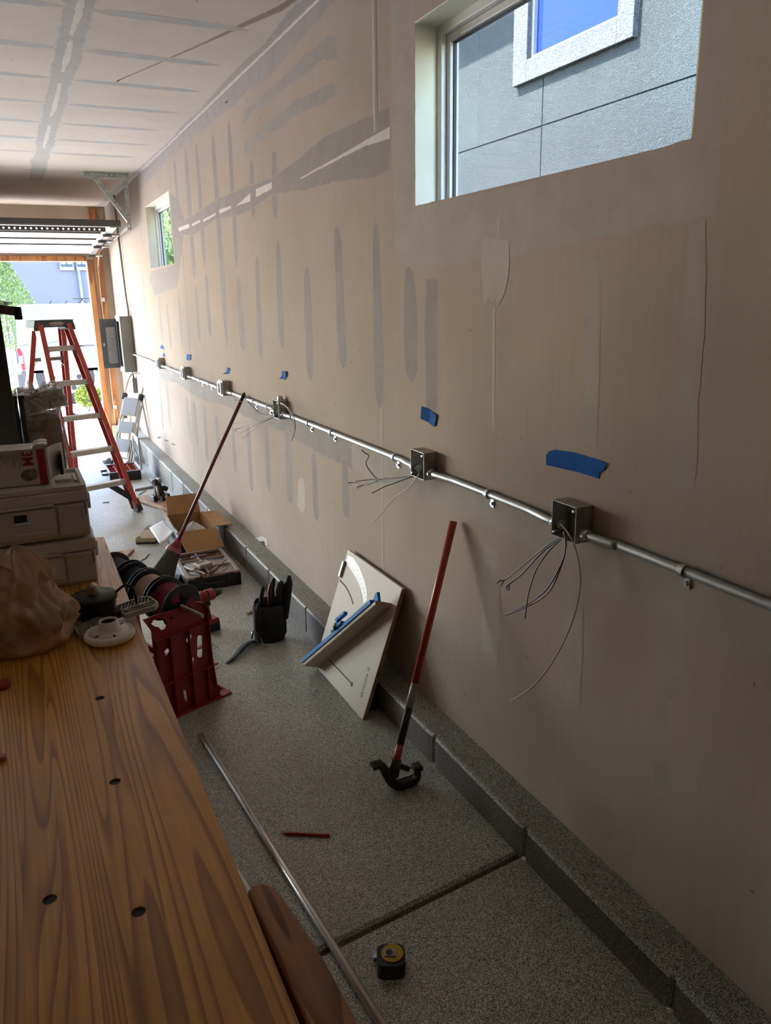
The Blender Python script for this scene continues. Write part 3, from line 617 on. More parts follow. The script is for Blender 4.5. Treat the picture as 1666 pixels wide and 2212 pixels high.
def jbox(i, y):
    t = thing('junction_box', BOXLAB[i], 'junction box', (0, y+BW/2, BZ0), 'junction boxes on the conduit run')
    w = .0022; mb = MB()
    mb.mm((-w, y, BZ0), (-.0005, y+BW, BZ1)).mm((-BD, y, BZ0), (0, y+w, BZ1)).mm((-BD, y+BW-w, BZ0), (0, y+BW, BZ1)).mm((-BD, y+w, BZ0), (0, y+BW-w, BZ0+w)).mm((-BD, y+w, BZ1-w), (0, y+BW-w, BZ1))
    part('box_body', mb, M_DKSTEEL, t, .0006)
    for yy in (y+.012, y+BW-.012):
        for zz in (BZ0+.012, BZ1-.012):
            if (yy < y+.05) == (zz > 1.1): part('screw', MB().cyl((-BD-.003, yy, zz), (-BD+.02, yy, zz), .0036, n=8), M_STEEL, t)
    for k in range(2): part('knockout', MB().cyl((-.028, y+.028+.044*k, BZ1-.0006), (-.028, y+.028+.044*k, BZ1+.0008), .011, n=16), M_DKSTEEL, t)
    part('knockout', MB().cyl((-.030, y-.0008, BZ1-.028), (-.030, y+.0006, BZ1-.028), .011, n=16), M_DKSTEEL, t)
    for yy, sgn in ((y, -1), (y+BW, 1)):
        c = part('connector', MB().cyl((CX, yy, CZ), (CX, yy+sgn*.024, CZ), .0145, n=12), M_STEEL, t)
        part('lock_nut', MB().cyl((CX, yy, CZ), (CX, yy+sgn*.006, CZ), .0185, n=6, smooth=False), M_STEEL, c)
        part('connector_screw', MB().cyl((CX, yy+sgn*.016, CZ), (CX-.02, yy+sgn*.016, CZ), .004, n=8), M_STEEL, c)
        part('inner_nut', MB().cyl((CX, yy-sgn*.004, CZ), (CX, yy-sgn*.014, CZ), .014, n=10), M_STEEL, c)
    if i == 2:
        part('top_connector', MB().cyl((-.028, y+.05, BZ1), (-.028, y+.05, BZ1+.024), .015, n=12), M_STEEL, t); part('top_nut', MB().cyl((-.028, y+.05, BZ1), (-.028, y+.05, BZ1+.008), .019, n=6, smooth=False), M_STEEL, t)
    if i >= 3:
        c = part('cover', MB().prism(rrect(y-.002, BZ0-.002, y+BW+.002, BZ1+.002, .008), .004, Matrix(((0, 0, -1, -BD), (1, 0, 0, 0), (0, 1, 0, 0), (0, 0, 0, 1)))), M_STEEL, t, .0008)
        part('cover_rim', MB().prism(rrect(y+.008, BZ0+.008, y+BW-.008, BZ1-.008, .01), .012, Matrix(((0, 0, -1, -BD-.004), (1, 0, 0, 0), (0, 1, 0, 0), (0, 0, 0, 1))), [rrect(y+.016, BZ0+.016, y+BW-.016, BZ1-.016, .008)]), M_STEEL, t)
    return t
jb = [jbox(i, y) for i, y in enumerate(BOXY)]
CONLAB = ['galvanised conduit running off the right edge of the photo', 'galvanised conduit between the two nearest open boxes', 'galvanised conduit from the open box by the broom to the box above the bender', 'galvanised conduit behind the broom tip',
          'short galvanised conduit between the two middle closed boxes', 'short galvanised conduit between the two farthest closed boxes', 'galvanised conduit from the last box into the electrical panel']
ends = [(.15, BOXY[0]-.024)] + [(BOXY[i]+BW+.024, BOXY[i+1]-.024) for i in range(5)] + [(BOXY[5]+BW+.024, 9.86)]
for i, (a, b) in enumerate(ends):
    k = .020 if i < 3 else .012                           # box offsets where the tube meets a box
    pts = [(CX, a, CZ), (CX, a+.03, CZ), (CX+.008, a+.10, CZ), (CX+.012, a+.17, CZ), (CX+.012, b-.17, CZ), (CX+.008, b-.10, CZ), (CX, b-.03, CZ), (CX, b, CZ)]
    tag(part('conduit', MB().tube(smoothpath(pts, 5), CR, 14), M_EMT), CONLAB[i], 'conduit', 'conduit lengths along the wall')
STRAPS = [1.215, 2.035, 2.72, 3.40, 3.72, 4.42, 4.72, 5.66, 5.92, 6.22, 7.02, 7.5, 8.35, 9.0]
SLAB = ['conduit strap at the far right near the photo edge', 'conduit strap between the two nearest open boxes', 'conduit strap just left of the box above the bender', 'conduit strap halfway along the long conduit', 'conduit strap right of the open box by the broom',
        'conduit strap left of the open box by the broom', 'conduit strap under the broom tip', 'conduit strap beside the third closed box', 'conduit strap between the middle closed boxes', 'conduit strap near the second closed box',
        'conduit strap between the far closed boxes', 'conduit strap beside the closed box nearest the panel', 'conduit strap on the tube leading to the panel', 'conduit strap closest to the electrical panel']
sp = None
for y, lb in zip(STRAPS, SLAB):
    if sp is None:
        mb = MB(); cx = CX+.012
        arc = [(cx+(CR+.002)*math.cos(a), (CR+.002)*math.sin(a)) for a in [math.radians(d) for d in range(60, 301, 20)]]
        arc2 = [(cx+(CR+.0045)*math.cos(a), (CR+.0045)*math.sin(a)) for a in [math.radians(d) for d in range(300, 59, -20)]]
        Mx = Matrix(((1, 0, 0, 0), (0, 0, 1, y), (0, 1, 0, CZ), (0, 0, 0, 1)))
        mb.prism(arc+arc2, .016, Mx, z0=-.008)
        mb.mm((-.003, y-.009, CZ-.046), (-.0005, y+.009, CZ-.012)); sp = part('conduit_strap', mb, M_STEEL)
        sc = part('strap_screw', MB().cyl((-.009, y, CZ-.034), (-.001, y, CZ-.034), .006, n=8), M_STEEL, sp); o = sp
    else:
        o = sp.copy(); COL.objects.link(o); o.location = sp.location + V3((0, y-STRAPS[0], 0)); c = sc.copy(); COL.objects.link(c); c.parent = o
    tag(o, lb, 'conduit strap', 'conduit straps on the wall')
# loose wires from the open boxes (traced on the vertical plane just in front of the boxes)
def wire(parent, pts, x, m, r=.0021, bend=.0):
    p3 = []
    n = len(pts)
    for k, (px, py) in enumerate(pts):
        xx = x[0]+(x[1]-x[0])*(k/(n-1)); p3.append(onx(px, py, xx))
    part('wire', MB().tube(smoothpath(p3, 7), r, 6), m, parent)
b0 = jb[0]; q = (-.045, -.13)
wire(b0, [(1218, 1158), (1180, 1180), (1130, 1222), (1092, 1252), (1080, 1254), (1074, 1262), (1082, 1266), (1088, 1254)], q, M_WIREY)
wire(b0, [(1220, 1160), (1175, 1190), (1128, 1240), (1100, 1262), (1094, 1270), (1098, 1275), (1101, 1266)], q, M_WIREB)
wire(b0, [(1220, 1158), (1185, 1192), (1158, 1232), (1142, 1282), (1134, 1337)], q, M_WIREG)
wire(b0, [(1217, 1148), (1222, 1175), (1214, 1215), (1180, 1274), (1135, 1308), (1091, 1328)], q, M_WIREB)
wire(b0, [(1219, 1148), (1223, 1180), (1212, 1225), (1185, 1280), (1140, 1310), (1092, 1329)], q, M_WIRER)
wire(b0, [(1212, 1132), (1232, 1158), (1246, 1195), (1254, 1245), (1248, 1305), (1222, 1378), (1180, 1450), (1140, 1492), (1103, 1515)], (-.045, -.07), M_WIREW, .0022)
b1 = jb[1]; q = (-.05, -.15)
wire(b1, [(900, 1026), (860, 1036), (820, 1036), (800, 1018), (791, 1000), (797, 985), (788, 978), (782, 972)], q, M_WIREK)
wire(b1, [(898, 1028), (850, 1032), (825, 1034), (800, 1045), (782, 1048), (773, 1052), (771, 1055), (783, 1049)], q, M_WIREK)
wire(b1, [(899, 1027), (860, 1037), (810, 1041), (770, 1043), (755, 1043), (753, 1047), (760, 1048)], q, M_WIREG)
wire(b1, [(900, 1027), (850, 1033), (800, 1036), (769, 1040)], q, M_WIREBR)
wire(b1, [(898, 1028), (860, 1041), (830, 1052), (803, 1066)], q, M_WIREG)
wire(b1, [(906, 1014), (902, 1030), (880, 1056), (850, 1078), (826, 1107), (803, 1131)], (-.045, -.10), M_WIREW, .002)
b2 = jb[2]; q = (-.05, -.16)
for pts, m in (([(592, 897), (560, 905), (530, 910), (503, 916)], M_WIREK), ([(593, 898), (560, 910), (525, 922), (510, 927), (508, 932), (513, 933)], M_WIREK), ([(594, 899), (555, 917), (515, 937)], M_WIREK), ([(596, 900), (565, 915), (522, 949)], M_WIREBR),
               ([(590, 897), (565, 893), (548, 880), (535, 867)], M_WIREK), ([(590, 885), (560, 877), (530, 870), (505, 863)], M_WIREBR)): wire(b2, pts, q, m, .0018)
wire(b2, [(606, 872), (622, 880), (634, 900), (638, 925), (630, 952)], (-.06, -.06), M_WIREBR, .0022)
wire(b2, [(606, 870), (618, 878), (632, 902), (636, 930)], (-.06, -.05), M_WIREW, .002)

# ------------------------------------------------------------------ blue painter's tape on the wall
def tape(pts, label, curl=.0):
    w = [W(*p) for p in pts]; mb = MB(); n = len(w)
    cen = sum(w, V3((0, 0, 0)))/n; L_ = max((p-cen).length for p in w)
    f = [V3((-.0008-curl*((p-cen).length/L_)**3, p.y, p.z)) for p in w]; b = [p+V3((.0006, 0, 0)) for p in f]
    c0 = V3((-.0012, cen.y, cen.z)); mb.add(f+b+[c0], [(i, (i+1) % n, 2*n) for i in range(n)]+[((i+1) % n, i, n+i, n+(i+1) % n) for i in range(n)])
    tag(part('painters_tape', mb, M_BLUE), label, 'tape', 'blue tape scraps above the boxes')
tape([(1184, 982), (1190, 974), (1202, 971), (1246, 978), (1290, 992), (1313, 1000), (1308, 1014), (1297, 1020), (1296, 1034), (1250, 1020), (1184, 1004)], 'long strip of blue tape above the nearest junction box', .006)
tape([(916, 877), (928, 883), (945, 896), (945, 904), (941, 922), (926, 912), (914, 904)], 'square scrap of blue tape above the bender handle', .010)
tape([(609, 801), (622, 802), (621, 812), (617, 821), (610, 818), (606, 819), (610, 810)], 'torn blue tape right of the broom tip', .012)
tape([(490, 794), (498, 795), (496, 801), (497, 807), (491, 808), (485, 808), (490, 803)], 'ragged blue tape above the third closed box', .014)
tape([(404, 765), (413, 766), (413, 778), (408, 779), (404, 777)], 'small blue tape above the second closed box', .006)
tape([(349, 744), (354, 748), (355, 755), (347, 752)], 'blue tape flag uppermost near the panel', .006)
tape([(354, 761), (357, 766), (357, 770), (352, 769)], 'tiny blue tape scrap just above the last closed box', .004)

# ================================================================== electrical panel and riser conduit
M_PANEL = mat('grey_enamel', (.22, .225, .215), .45, .2, .08, 8); M_PANELD = mat('dark_grey_enamel', (.13, .14, .145), .45, .2, .1, 8); M_PAPER = mat('printed_label', (.42, .40, .40), .7, var=.25, scale=90)
ep = thing('electrical_panel', 'grey electrical panel with its door swung open on the wall', 'panel', (-.06, 10.15, .88))
PY0, PY1, PZ0, PZ1 = 9.86, 10.24, .87, 1.525; PD = -.135
mb = MB().mm((PD, PY0, PZ0), (-.001, PY0+.004, PZ1)).mm((PD, PY1-.004, PZ0), (-.001, PY1, PZ1)).mm((PD, PY0, PZ0), (-.001, PY1, PZ0+.004)).mm((PD, PY0, PZ1-.004), (-.001, PY1, PZ1)).mm((-.006, PY0, PZ0), (-.001, PY1, PZ1))
part('cabinet', mb, M_PANEL, ep)
part('trim_flange', MB().mm((PD-.01, PY0-.004, PZ0-.012), (PD-.001, PY0+.05, PZ1+.012)).mm((PD-.01, PY1-.05, PZ0-.012), (PD-.001, PY1+.01, PZ1+.012)).mm((PD-.01, PY0, PZ1-.06), (PD-.001, PY1, PZ1+.012)).mm((PD-.01, PY0, PZ0-.012), (PD-.001, PY1, PZ0+.06)), M_STEEL, ep, .001)
part('breaker_cover', MB().mm((PD+.02, PY0+.04, PZ0+.06), (PD+.024, PY1-.04, PZ1-.06)), M_PANELD, ep)
for k in range(8):
    part('breaker', MB().mm((PD+.004, PY0+.10, PZ0+.12+.05*k), (PD+.02, PY1-.12, PZ0+.158+.05*k)), M_BLACK, ep)
dn = part('panel_door', MB().mm((PD-.205, PY1-.004, PZ0+.03), (PD-.01, PY1+.004, PZ1-.03)), M_PANELD, ep, .001)
part('door_label', MB().mm((PD-.135, PY1-.006, PZ0+.09), (PD-.025, PY1-.0045, PZ1-.13)), M_PAPER, dn)
part('door_latch', MB().mm((PD-.185, PY1-.010, PZ0+.30), (PD-.160, PY1-.004, PZ0+.335)), M_STEEL, dn)
mb = MB().tube(smoothpath([(-.022, 9.93, 1.53), (-.022, 9.93, 1.62), (-.024, 9.97, 1.72), (-.024, 10.02, 2.0), (-.024, 10.10, 2.60), (-.024, 10.12, ZC)], 6), .0125, 10)
tag(part('riser_conduit', mb, mat('grey_pvc', (.22, .22, .20), .5)), 'grey conduit rising from the electrical panel to the ceiling', 'conduit')
ol = thing('wall_outlet', 'grey outlet box with a cord below the electrical panel', 'outlet', (-.03, 10.05, .62))
part('outlet_box', MB().mm((-.05, 9.98, .60), (-.001, 10.06, .78)), M_PANEL, ol, .003); part('cover', MB().mm((-.056, 9.975, .595), (-.05, 10.065, .785)), M_STEEL, ol, .002)
part('supply_tube', MB().cyl((-.025, 10.02, .78), (-.04, 10.0, .868), .011, n=10), M_PANEL, ol)

# ================================================================== raised garage door, its track and hanger
gd = thing('garage_door', 'white sectional garage door raised overhead with dark steel struts', 'garage door', (-2.7, 9.9, 2.3))
M_DOORW = mat('door_white_steel', (.62, .60, .57), .5, var=.05); M_STRUT = mat('door_strut_steel', (.11, .10, .095), .45, .5)
gy = [8.80, 9.33, 9.86, 10.39, 11.16]; gzv = lambda y: 2.455-(y-8.80)*.052 if y < 10.4 else 2.372-(y-10.4)*.085
for k in range(4):
    y0, y1 = gy[k]+.004, gy[k+1]-.004
    mb = MB().add([(-5.15, y0, gzv(y0)), (-.20, y0, gzv(y0)), (-.20, y1, gzv(y1)), (-5.15, y1, gzv(y1))]+[(-5.15, y0, gzv(y0)+.045), (-.20, y0, gzv(y0)+.045), (-.20, y1, gzv(y1)+.045), (-5.15, y1, gzv(y1)+.045)], [(3, 2, 1, 0), (4, 5, 6, 7), (0, 1, 5, 4), (1, 2, 6, 5), (2, 3, 7, 6), (3, 0, 4, 7)])
    s_ = part('door_section', mb, M_DOORW, gd)
    part('end_stile', MB().beam((-.235, y0+.01, gzv(y0)-.012), (-.235, y1-.01, gzv(y1)-.012), .07, .022), M_STEEL, s_)
    part('hinge', MB().mm((-.29, y1-.05, gzv(y1)-.05), (-.20, y1+.0, gzv(y1)-.022)), M_STRUT, s_); part('roller', MB().cyl((-.20, y1-.02, gzv(y1)-.03), (-.11, y1-.02, gzv(y1)-.03), .012, n=10), M_STEEL, s_)
    if k: part('strut', MB().mm((-5.15, y0-.006, gzv(y0)-.016), (-.30, y0+.010, gzv(y0))), M_STRUT, s_)
mb = MB().mm((-5.15, 8.78, gzv(8.8)-.005), (-.16, 8.80, gzv(8.8)+.05)).mm((-5.15, 8.80, gzv(8.8)-.012), (-.16, 8.85, gzv(8.8)-.005))
part('top_strut', mb, M_STRUT, gd)
# punched reinforcing angle under the first section
holes = [circ(-.36-.05*k, 0.022, .010, 8) for k in range(48)]
mb = MB().prism([(-3.0, 0), (-.30, 0), (-.30, .045), (-3.0, .045)], .003, Matrix(((1, 0, 0, 0), (0, 0, 1, 8.90), (0, 1, 0, gzv(8.9)-.052), (0, 0, 0, 1))), holes)
part('punched_angle', mb, M_STRUT, gd)
tr = thing('door_track', 'galvanised garage door track curving from the jamb to the ceiling hanger', 'track', (-.12, YD-.05, fz(YD)))
path = [(-.165, YD-.055, fz(YD)+.05), (-.165, YD-.055, 1.0), (-.165, YD-.055, 2.02), (-.16, YD-.075, 2.17), (-.15, YD-.14, 2.27), (-.14, YD-.25, 2.33), (-.135, YD-.40, 2.355), (-.12, 9.8, 2.39), (-.105, 8.60, 2.435)]
pp = smoothpath(path, 5); mb = MB()
for a, b in zip(pp[:-1], pp[1:]): mb.beam(a, b+(b-a)*.05, .026, .010, (1, 0, 0))
part('track_rail', mb, M_STEEL, tr)
for z in (.25, .95, 1.7): part('track_bracket', MB().mm((-.165, YD-.055, z), (-.12, YD-.004, z+.05)), M_STEEL, tr)
hg = thing('track_hanger', 'perforated steel angle hanger holding the door track under the ceiling', 'hanger', (-.25, 8.42, 2.4))
def angle(p, q, up, w=.036, t=.003):
    p, q = V3(p), V3(q); L_ = (q-p).length; hl = [circ(.03+.045*k, w*.55, .0075, 8) for k in range(int((L_-.03)/.045))]
    M_ = frame(p, q-p, up); mb = MB().prism([(0, 0), (L_, 0), (L_, w), (0, w)], t, M_, hl); mb.mm((0, -t, -w), (L_, 0, t), M_); return mb
M_ANG = mat('green_galvanised', (.42, .47, .45), .5, .5, .2, 25)
part('ceiling_angle', angle((-.50, 8.43, ZC-.045), (-.085, 8.43, ZC-.045), (0, -1, 0), .042), M_ANG, hg)
part('drop_angle', angle((-.135, 8.44, ZC-.02), (-.115, 8.62, 2.40), (-.3, -1, 0)), M_ANG, hg)
part('diagonal_angle', angle((-.42, 8.43, ZC-.05), (-.105, 8.60, 2.46), (0, -1, 0)), M_ANG, hg)
# ================================================================== workbench
wb = thing('workbench', 'honey coloured pine workbench with round dog holes in the foreground', 'workbench', (-1.45, 1.5, fz(1.5)))
xe = lambda y: -1.1575+.0059*y
BY0, BY1 = .28, 2.772
dog = [(-1.278, 1.568), (-1.286, 1.25), (-1.294, .927), (-1.402, 1.006), (-1.302, .60)]
off = 0.0
for w in (.112, .086, .034, .052, .078, .06, .09, .055, .08):
    a, b = off+.0001, off+w-.0001; off += w
    poly = [(xe(BY0)-b, BY0), (xe(BY0)-a, BY0), (xe(BY1)-a, BY1), (xe(BY1)-b, BY1)]
    hl = [circ(x, y, .0098, 20) for x, y in dog if xe(y)-b+.01 < x < xe(y)-a-.01]
    if len(hl) == 0: mb = MB().prism(poly, .075, T(0, 0, ZB-.075))
    else: mb = MB().prism(poly, .075, T(0, 0, ZB-.075), hl)
    part('plank', mb, M_PINE, wb)
for x, y in dog: part('dog_hole_shade', MB().prism(circ(x, y, .0104, 16), .05, T(0, 0, ZB-.053)), M_BLACK, wb)  # black plugs stand for the darkness inside the holes
part('under_apron', MB().mm((xe(1)-.64, BY0+.08, ZB-.19), (xe(1)-.10, BY0+.11, ZB-.076)).mm((xe(1)-.64, BY1-.14, ZB-.19), (xe(1)-.10, BY1-.11, ZB-.076)), M_PINE2, wb)
for x in (-1.27, -1.70):
    for y in (BY0+.16, BY1-.2): part('leg', MB().mm((x-.045, y-.045, fz(y)), (x+.045, y+.045, ZB-.076)), M_PINE2, wb, .004)
part('stretcher', MB().mm((-1.30, BY0+.2, .18), (-1.26, BY1-.25, .28)), M_PINE2, wb); part('stretcher', MB().mm((-1.72, BY0+.2, .18), (-1.68, BY1-.25, .28)), M_PINE2, wb)
# front vise jaw
vs_ = thing('bench_vise', 'rounded wooden vise jaw beside the bench edge at the bottom', 'vise', (-1.1, .7, .7))
jp = [(533, 1920), (545, 1907), (572, 1902), (592, 1909), (614, 1936), (680, 2032), (735, 2130), (764, 2188)]
pl = [B(*p) for p in jp]; pl = [(p.x, p.y) for p in pl] + [(-1.088, .60), (-1.088, .44), (-1.137, .43)]
part('jaw', MB().prism(pl, .14, T(0, 0, ZB-.143)), M_PINE2, vs_, .005, seg=3)
for y in (.52, .80): part('guide_rod', MB().cyl((-1.30, y, ZB-.115), (-1.12, y, ZB-.115), .010), M_STEEL, vs_)
part('screw', MB().cyl((-1.30, .66, ZB-.10), (-1.10, .66, ZB-.10), .014), M_STEEL, vs_)
# little red things at the left edge of the bench
p = B(4, 1479, .006); tag(part('red_knob', MB().lathe([(0, -.006), (.017, -.006), (.019, 0), (.017, .006), (.010, .009), (0, .009)], T(p), 24), M_RED), 'round dark red knob lying on the bench at the left edge', 'knob')
p = B(-4, 1638, .006); tag(part('orange_clip', MB().mm((p.x-.03, p.y-.008, ZB), (p.x+.013, p.y+.008, ZB+.010)), mat('orange_red_plastic', (.42, .10, .06), .4), None, .003), 'small orange red plastic piece at the left edge of the bench', 'clip')

# ------------------------------------------------------------------ grey tool cases stacked at the far end of the bench
M_CASE = mat('grey_abs', (.50, .475, .42), .5, var=.05, scale=5); M_CASEB = mat('grey_abs_rim', (.56, .53, .475), .45, var=.05)
def case(z0, z1, xr, lab, top):
    t = thing('tool_case', lab, 'tool case', (-1.4, 2.43, z0), 'grey tool cases on the bench'); y0, y1, xl = 2.305, 2.575, -1.63
    zs = z1-.042
    part('case_body', MB().mm((xl, y0+.004, z0), (xr-.004, y1-.004, zs-.002)), M_CASE, t, .008)
    lid = part('lid', MB().mm((xl, y0, zs), (xr, y1, z1-.006)), M_CASEB, t, .008)
    part('front_panel', MB().mm((xl+.01, y0-.004, z0+.012), (xr-.092, y0+.006, zs-.008)), M_CASE, t, .003)
    part('corner_panel', MB().mm((xr-.086, y0-.002, z0+.010), (xr-.006, y0+.006, zs-.006)), M_CASE, t, .003)
    part('ridge', MB().mm((xl, y0-.007, zs-.004), (xr-.094, y0+.004, zs+.003)), M_CASEB, t, .002)
    part('ridge', MB().mm((xl, y0-.008, z0+.026), (xr-.094, y0+.002, z0+.032)), M_CASEB, t, .002)
    l = part('latch', MB().mm((xr-.022, y0-.006, zs-.045), (xr-.010, y0-.001, zs-.008)), M_CASE, t, .002)
    part('latch_slot', MB().mm((xr-.0135, y0-.0068, zs-.036), (xr-.0105, y0-.0055, zs-.002)), M_BLACK, l)
    part('latch', MB().mm((xr-.004, y0+.03, zs-.03), (xr+.006, y0+.07, zs+.016)), M_CASEB, t, .003); part('latch', MB().mm((xr-.004, y0+.17, zs-.03), (xr+.006, y0+.21, zs+.016)), M_CASEB, t, .003)
    if top:
        part('handle_recess', MB().mm((-1.405, y0-.0055, zs-.038), (-1.372, y0-.004, zs-.018)), M_BLACK, t); part('handle_lip', MB().mm((-1.412, y0-.012, zs-.046), (-1.366, y0-.003, zs-.039)), M_CASEB, t, .002)
        zt = z1-.006                                     # lid relief: raised rim, raised panels around recesses
        part('lid_rim', MB().prism(rrect(xl, y0+.002, xr-.002, y1-.002, .012), .012, T(0, 0, zt), [rrect(xl+.012, y0+.014, xr-.014, y1-.014, .008)]), M_CASEB, lid, .002)
        part('lid_plateau', MB().prism([(xl+.02, y0+.018), (xr-.085, y0+.018), (xr-.085, y0+.125), (xr-.02-.10, y0+.125), (xl+.02, y0+.125)], .010, T(0, 0, zt)), M_CASEB, lid, .002)
        part('lid_plateau', MB().prism(rrect(xr-.078, y0+.120, xr-.034, y0+.19, .005), .009, T(0, 0, zt)), M_CASEB, lid, .002)
        part('lid_plateau', MB().mm((xr-.028, y0+.10, zt), (xr-.018, y0+.20, zt+.009)), M_CASEB, lid, .002); part('lid_plateau', MB().mm((xl+.02, y0+.16, zt), (xr-.09, y0+.235, zt+.010)), M_CASEB, lid, .002)
    return t
case(ZB, 1.043, -1.200, 'lower of the two light grey plastic tool cases on the bench', False)
case(1.044, 1.190, -1.205, 'upper of the two light grey plastic tool cases, lid facing up', True)
# respirator carton on the cases
M_CART = mat('white_carton', (.58, .54, .49), .55, var=.08, scale=10); M_CARTR = mat('carton_red', (.36, .02, .035), .5); M_CARTG = mat('carton_grey_print', (.16, .14, .13), .6, var=.35, scale=40)
rb = thing('carton', 'white and red carton with a red 3M print on the grey cases', 'carton', (-1.4, 2.42, 1.196)); RM = T(-1.300, 2.372, 1.1965) @ rotz(math.radians(-4))
def rbox(a, b, m, nm, bev=.0): return part(nm, MB().mm(a, b, RM), m, rb, bev)
rbox((-.26, 0, 0), (0, .002, .104), M_CART, 'front_face'); rbox((-.26, .108, 0), (0, .11, .104), M_CART, 'back_face'); rbox((-.26, 0, 0), (0, .11, .002), M_CART, 'bottom'); rbox((-.26, 0, .102), (-.03, .11, .104), M_CART, 'top')
part('end_flap', MB().grid(lambda u, v: RM @ V3((.002+.040*v*v, .002+.106*v, .008+.094*u+.006*math.sin(u*6))), 6, 6), M_CART, rb, solid=.002)
part('top_flap', MB().grid(lambda u, v: RM @ V3((-.035+.038*u, .004+.104*v, .104+.007*math.sin(u*2.5)+.005*math.sin(v*7))), 6, 6), mat('shiny_flap', (.5, .47, .43), .25), rb, solid=.0015)
rbox((-.024, -.0012, .001), (-.003, .0004, .103), M_CARTR, 'red_stripe')
FRM = RM @ Matrix(((1, 0, 0, 0), (0, 0, -1, -.0012), (0, 1, 0, 0), (0, 0, 0, 1)))
text_part('lettering', '3M', .040, FRM @ T(-.050, .078, 0) @ rotz(-math.pi/2), M_CARTR, rb, bold=.001, sx=.85)
for k in range(14):
    h = random.uniform(.02, .05); x = -.066-.0055*k; rbox((x-.0008, -.001, .098-h), (x+.0008, .0003, .098), M_CARTG, 'print_line')
part('product_picture', MB().prism(circ(-.052, .030, .020, 24, .017), .0008, FRM), mat('picture_grey', (.17, .14, .12), .6, var=.5, scale=60), rb); part('product_picture', MB().prism(circ(-.026, .032, .011, 20, .016), .0006, FRM @ T(-.012, 0, .0002)), mat('picture_pink', (.36, .27, .24), .6, var=.4, scale=70), rb)
part('cable_end', MB().mm((.030, .050, .012), (.040, .105, .075), RM), M_BLACK, rb, .003)

# ------------------------------------------------------------------ crumpled brown bag
m_, nt_, bs_ = newmat('brown_plastic_bag'); v_ = world_pos(nt_); n_ = N(nt_, 'ShaderNodeTexNoise', Scale=7.0, Detail=4.0); n_.inputs['Distortion'].default_value = .8; L(nt_, v_, n_.inputs[0])
r_ = ramp(nt_, [(.3, (.42, .25, .14)), (.55, (.60, .38, .23)), (.75, (.74, .52, .34))]); L(nt_, n_.outputs[0], r_.inputs[0]); L(nt_, r_.outputs[0], bs_.inputs['Base Color']); bs_.inputs['Roughness'].default_value = .42
bump(nt_, bs_, n_.outputs[0], .35, .006); M_BAG = m_
bg = thing('brown_bag', 'crumpled translucent brown bag standing on the bench at left', 'bag', (-1.41, 1.93, ZB))
def bagf(u, v):
    a = 2*math.pi*v; t = u
    z = ZB + .001 + .245*t
    prof = [(0, .86), (.06, 1.02), (.25, 1.06), (.40, .95), (.47, .80), (.55, .74), (.72, .66), (.88, .46), (.96, .26), (1, .04)]
    for (t0, r0), (t1, r1) in zip(prof[:-1], prof[1:]):
        if t0 <= t <= t1: r = r0+(r1-r0)*(t-t0)/(t1-t0); break
    x = .118*r*math.cos(a); y = .085*r*math.sin(a); lean = -.012*t+.03*max(0, t-.5)
    d = V3((math.cos(a)*2.2, math.sin(a)*2.2, t*3.4)); k = .020-abs(nz(d, .75))*.060-abs(nz(d+V3((9, 2, 4)), 1.5))*.030-abs(nz(d+V3((1, 7, 4)), 3.2))*.010
    e = 1+ (k/.1)*min(1, 4*t+.15)
    return V3((-1.412+lean+x*e, 1.925+y*e+.02*t, z+.018*nz(d, 2.2)*min(1, t*2)-.05*t*max(0, -math.cos(a))*.6))
part('bag_skin', MB().grid(bagf, 48, 80), M_BAG, bg)
part('bag_handle', MB().grid(lambda u, v: V3((-1.515+.10*u, 1.88+.02*math.sin(u*3)+.03*v, 1.075+.045*math.sin(u*2.4)+.03*v-.02*abs(nz((u*3, v*2, 1))))), 14, 6), M_BAG, bg, solid=.0015)
part('contents', MB().lathe([(0, .0), (.07, .0), (.075, .05), (.06, .09), (0, .1)], T(-1.42, 1.93, ZB+.003), 20), mat('bag_contents', (.16, .12, .04), .7), bg)

# ------------------------------------------------------------------ fold-out LED garage lamp
M_LBLK = mat('lamp_black', (.018, .017, .016), .5, var=.2); M_ALU = mat('cast_aluminium', (.46, .43, .36), .5, .4, .15, 30); M_BRASS = mat('screw_base_metal', (.55, .48, .34), .28, 1.0)
lp = thing('garage_lamp', 'black fold out lamp with a metal screw base and finned panels', 'lamp', (-1.24, 2.03, ZB))
hx, hy, hz = -1.240, 2.030, ZB+.058
part('hub', MB().lathe([(0, -.052), (.044, -.052), (.052, -.046), (.054, -.012), (.059, -.008), (.060, .0), (.057, .004), (0, .006)], T(hx, hy, hz), 36), M_LBLK, lp)
prof = [(.0124, .004), (.0124, .027), (.011, .032), (.006, .0355), (.005, .037), (0, .0375)]
for k in range(5): part('screw_thread', MB().tube([(hx+.0126*math.cos(2*math.pi*j/24), hy+.0126*math.sin(2*math.pi*j/24), hz+.007+.0046*k+.0046*j/24) for j in range(25)], .0016, 6), M_BRASS, lp)
part('screw_base', MB().lathe(prof, T(hx, hy, hz), 24), M_BRASS, lp)
for a in (.6, 2.5, 4.4): part('vent_slot', MB().mm((-.006, -.0015, 0), (.006, .0015, .0008), T(hx+.046*math.cos(a), hy+.046*math.sin(a), hz+.0042) @ rotz(a)), M_BLACK, lp)
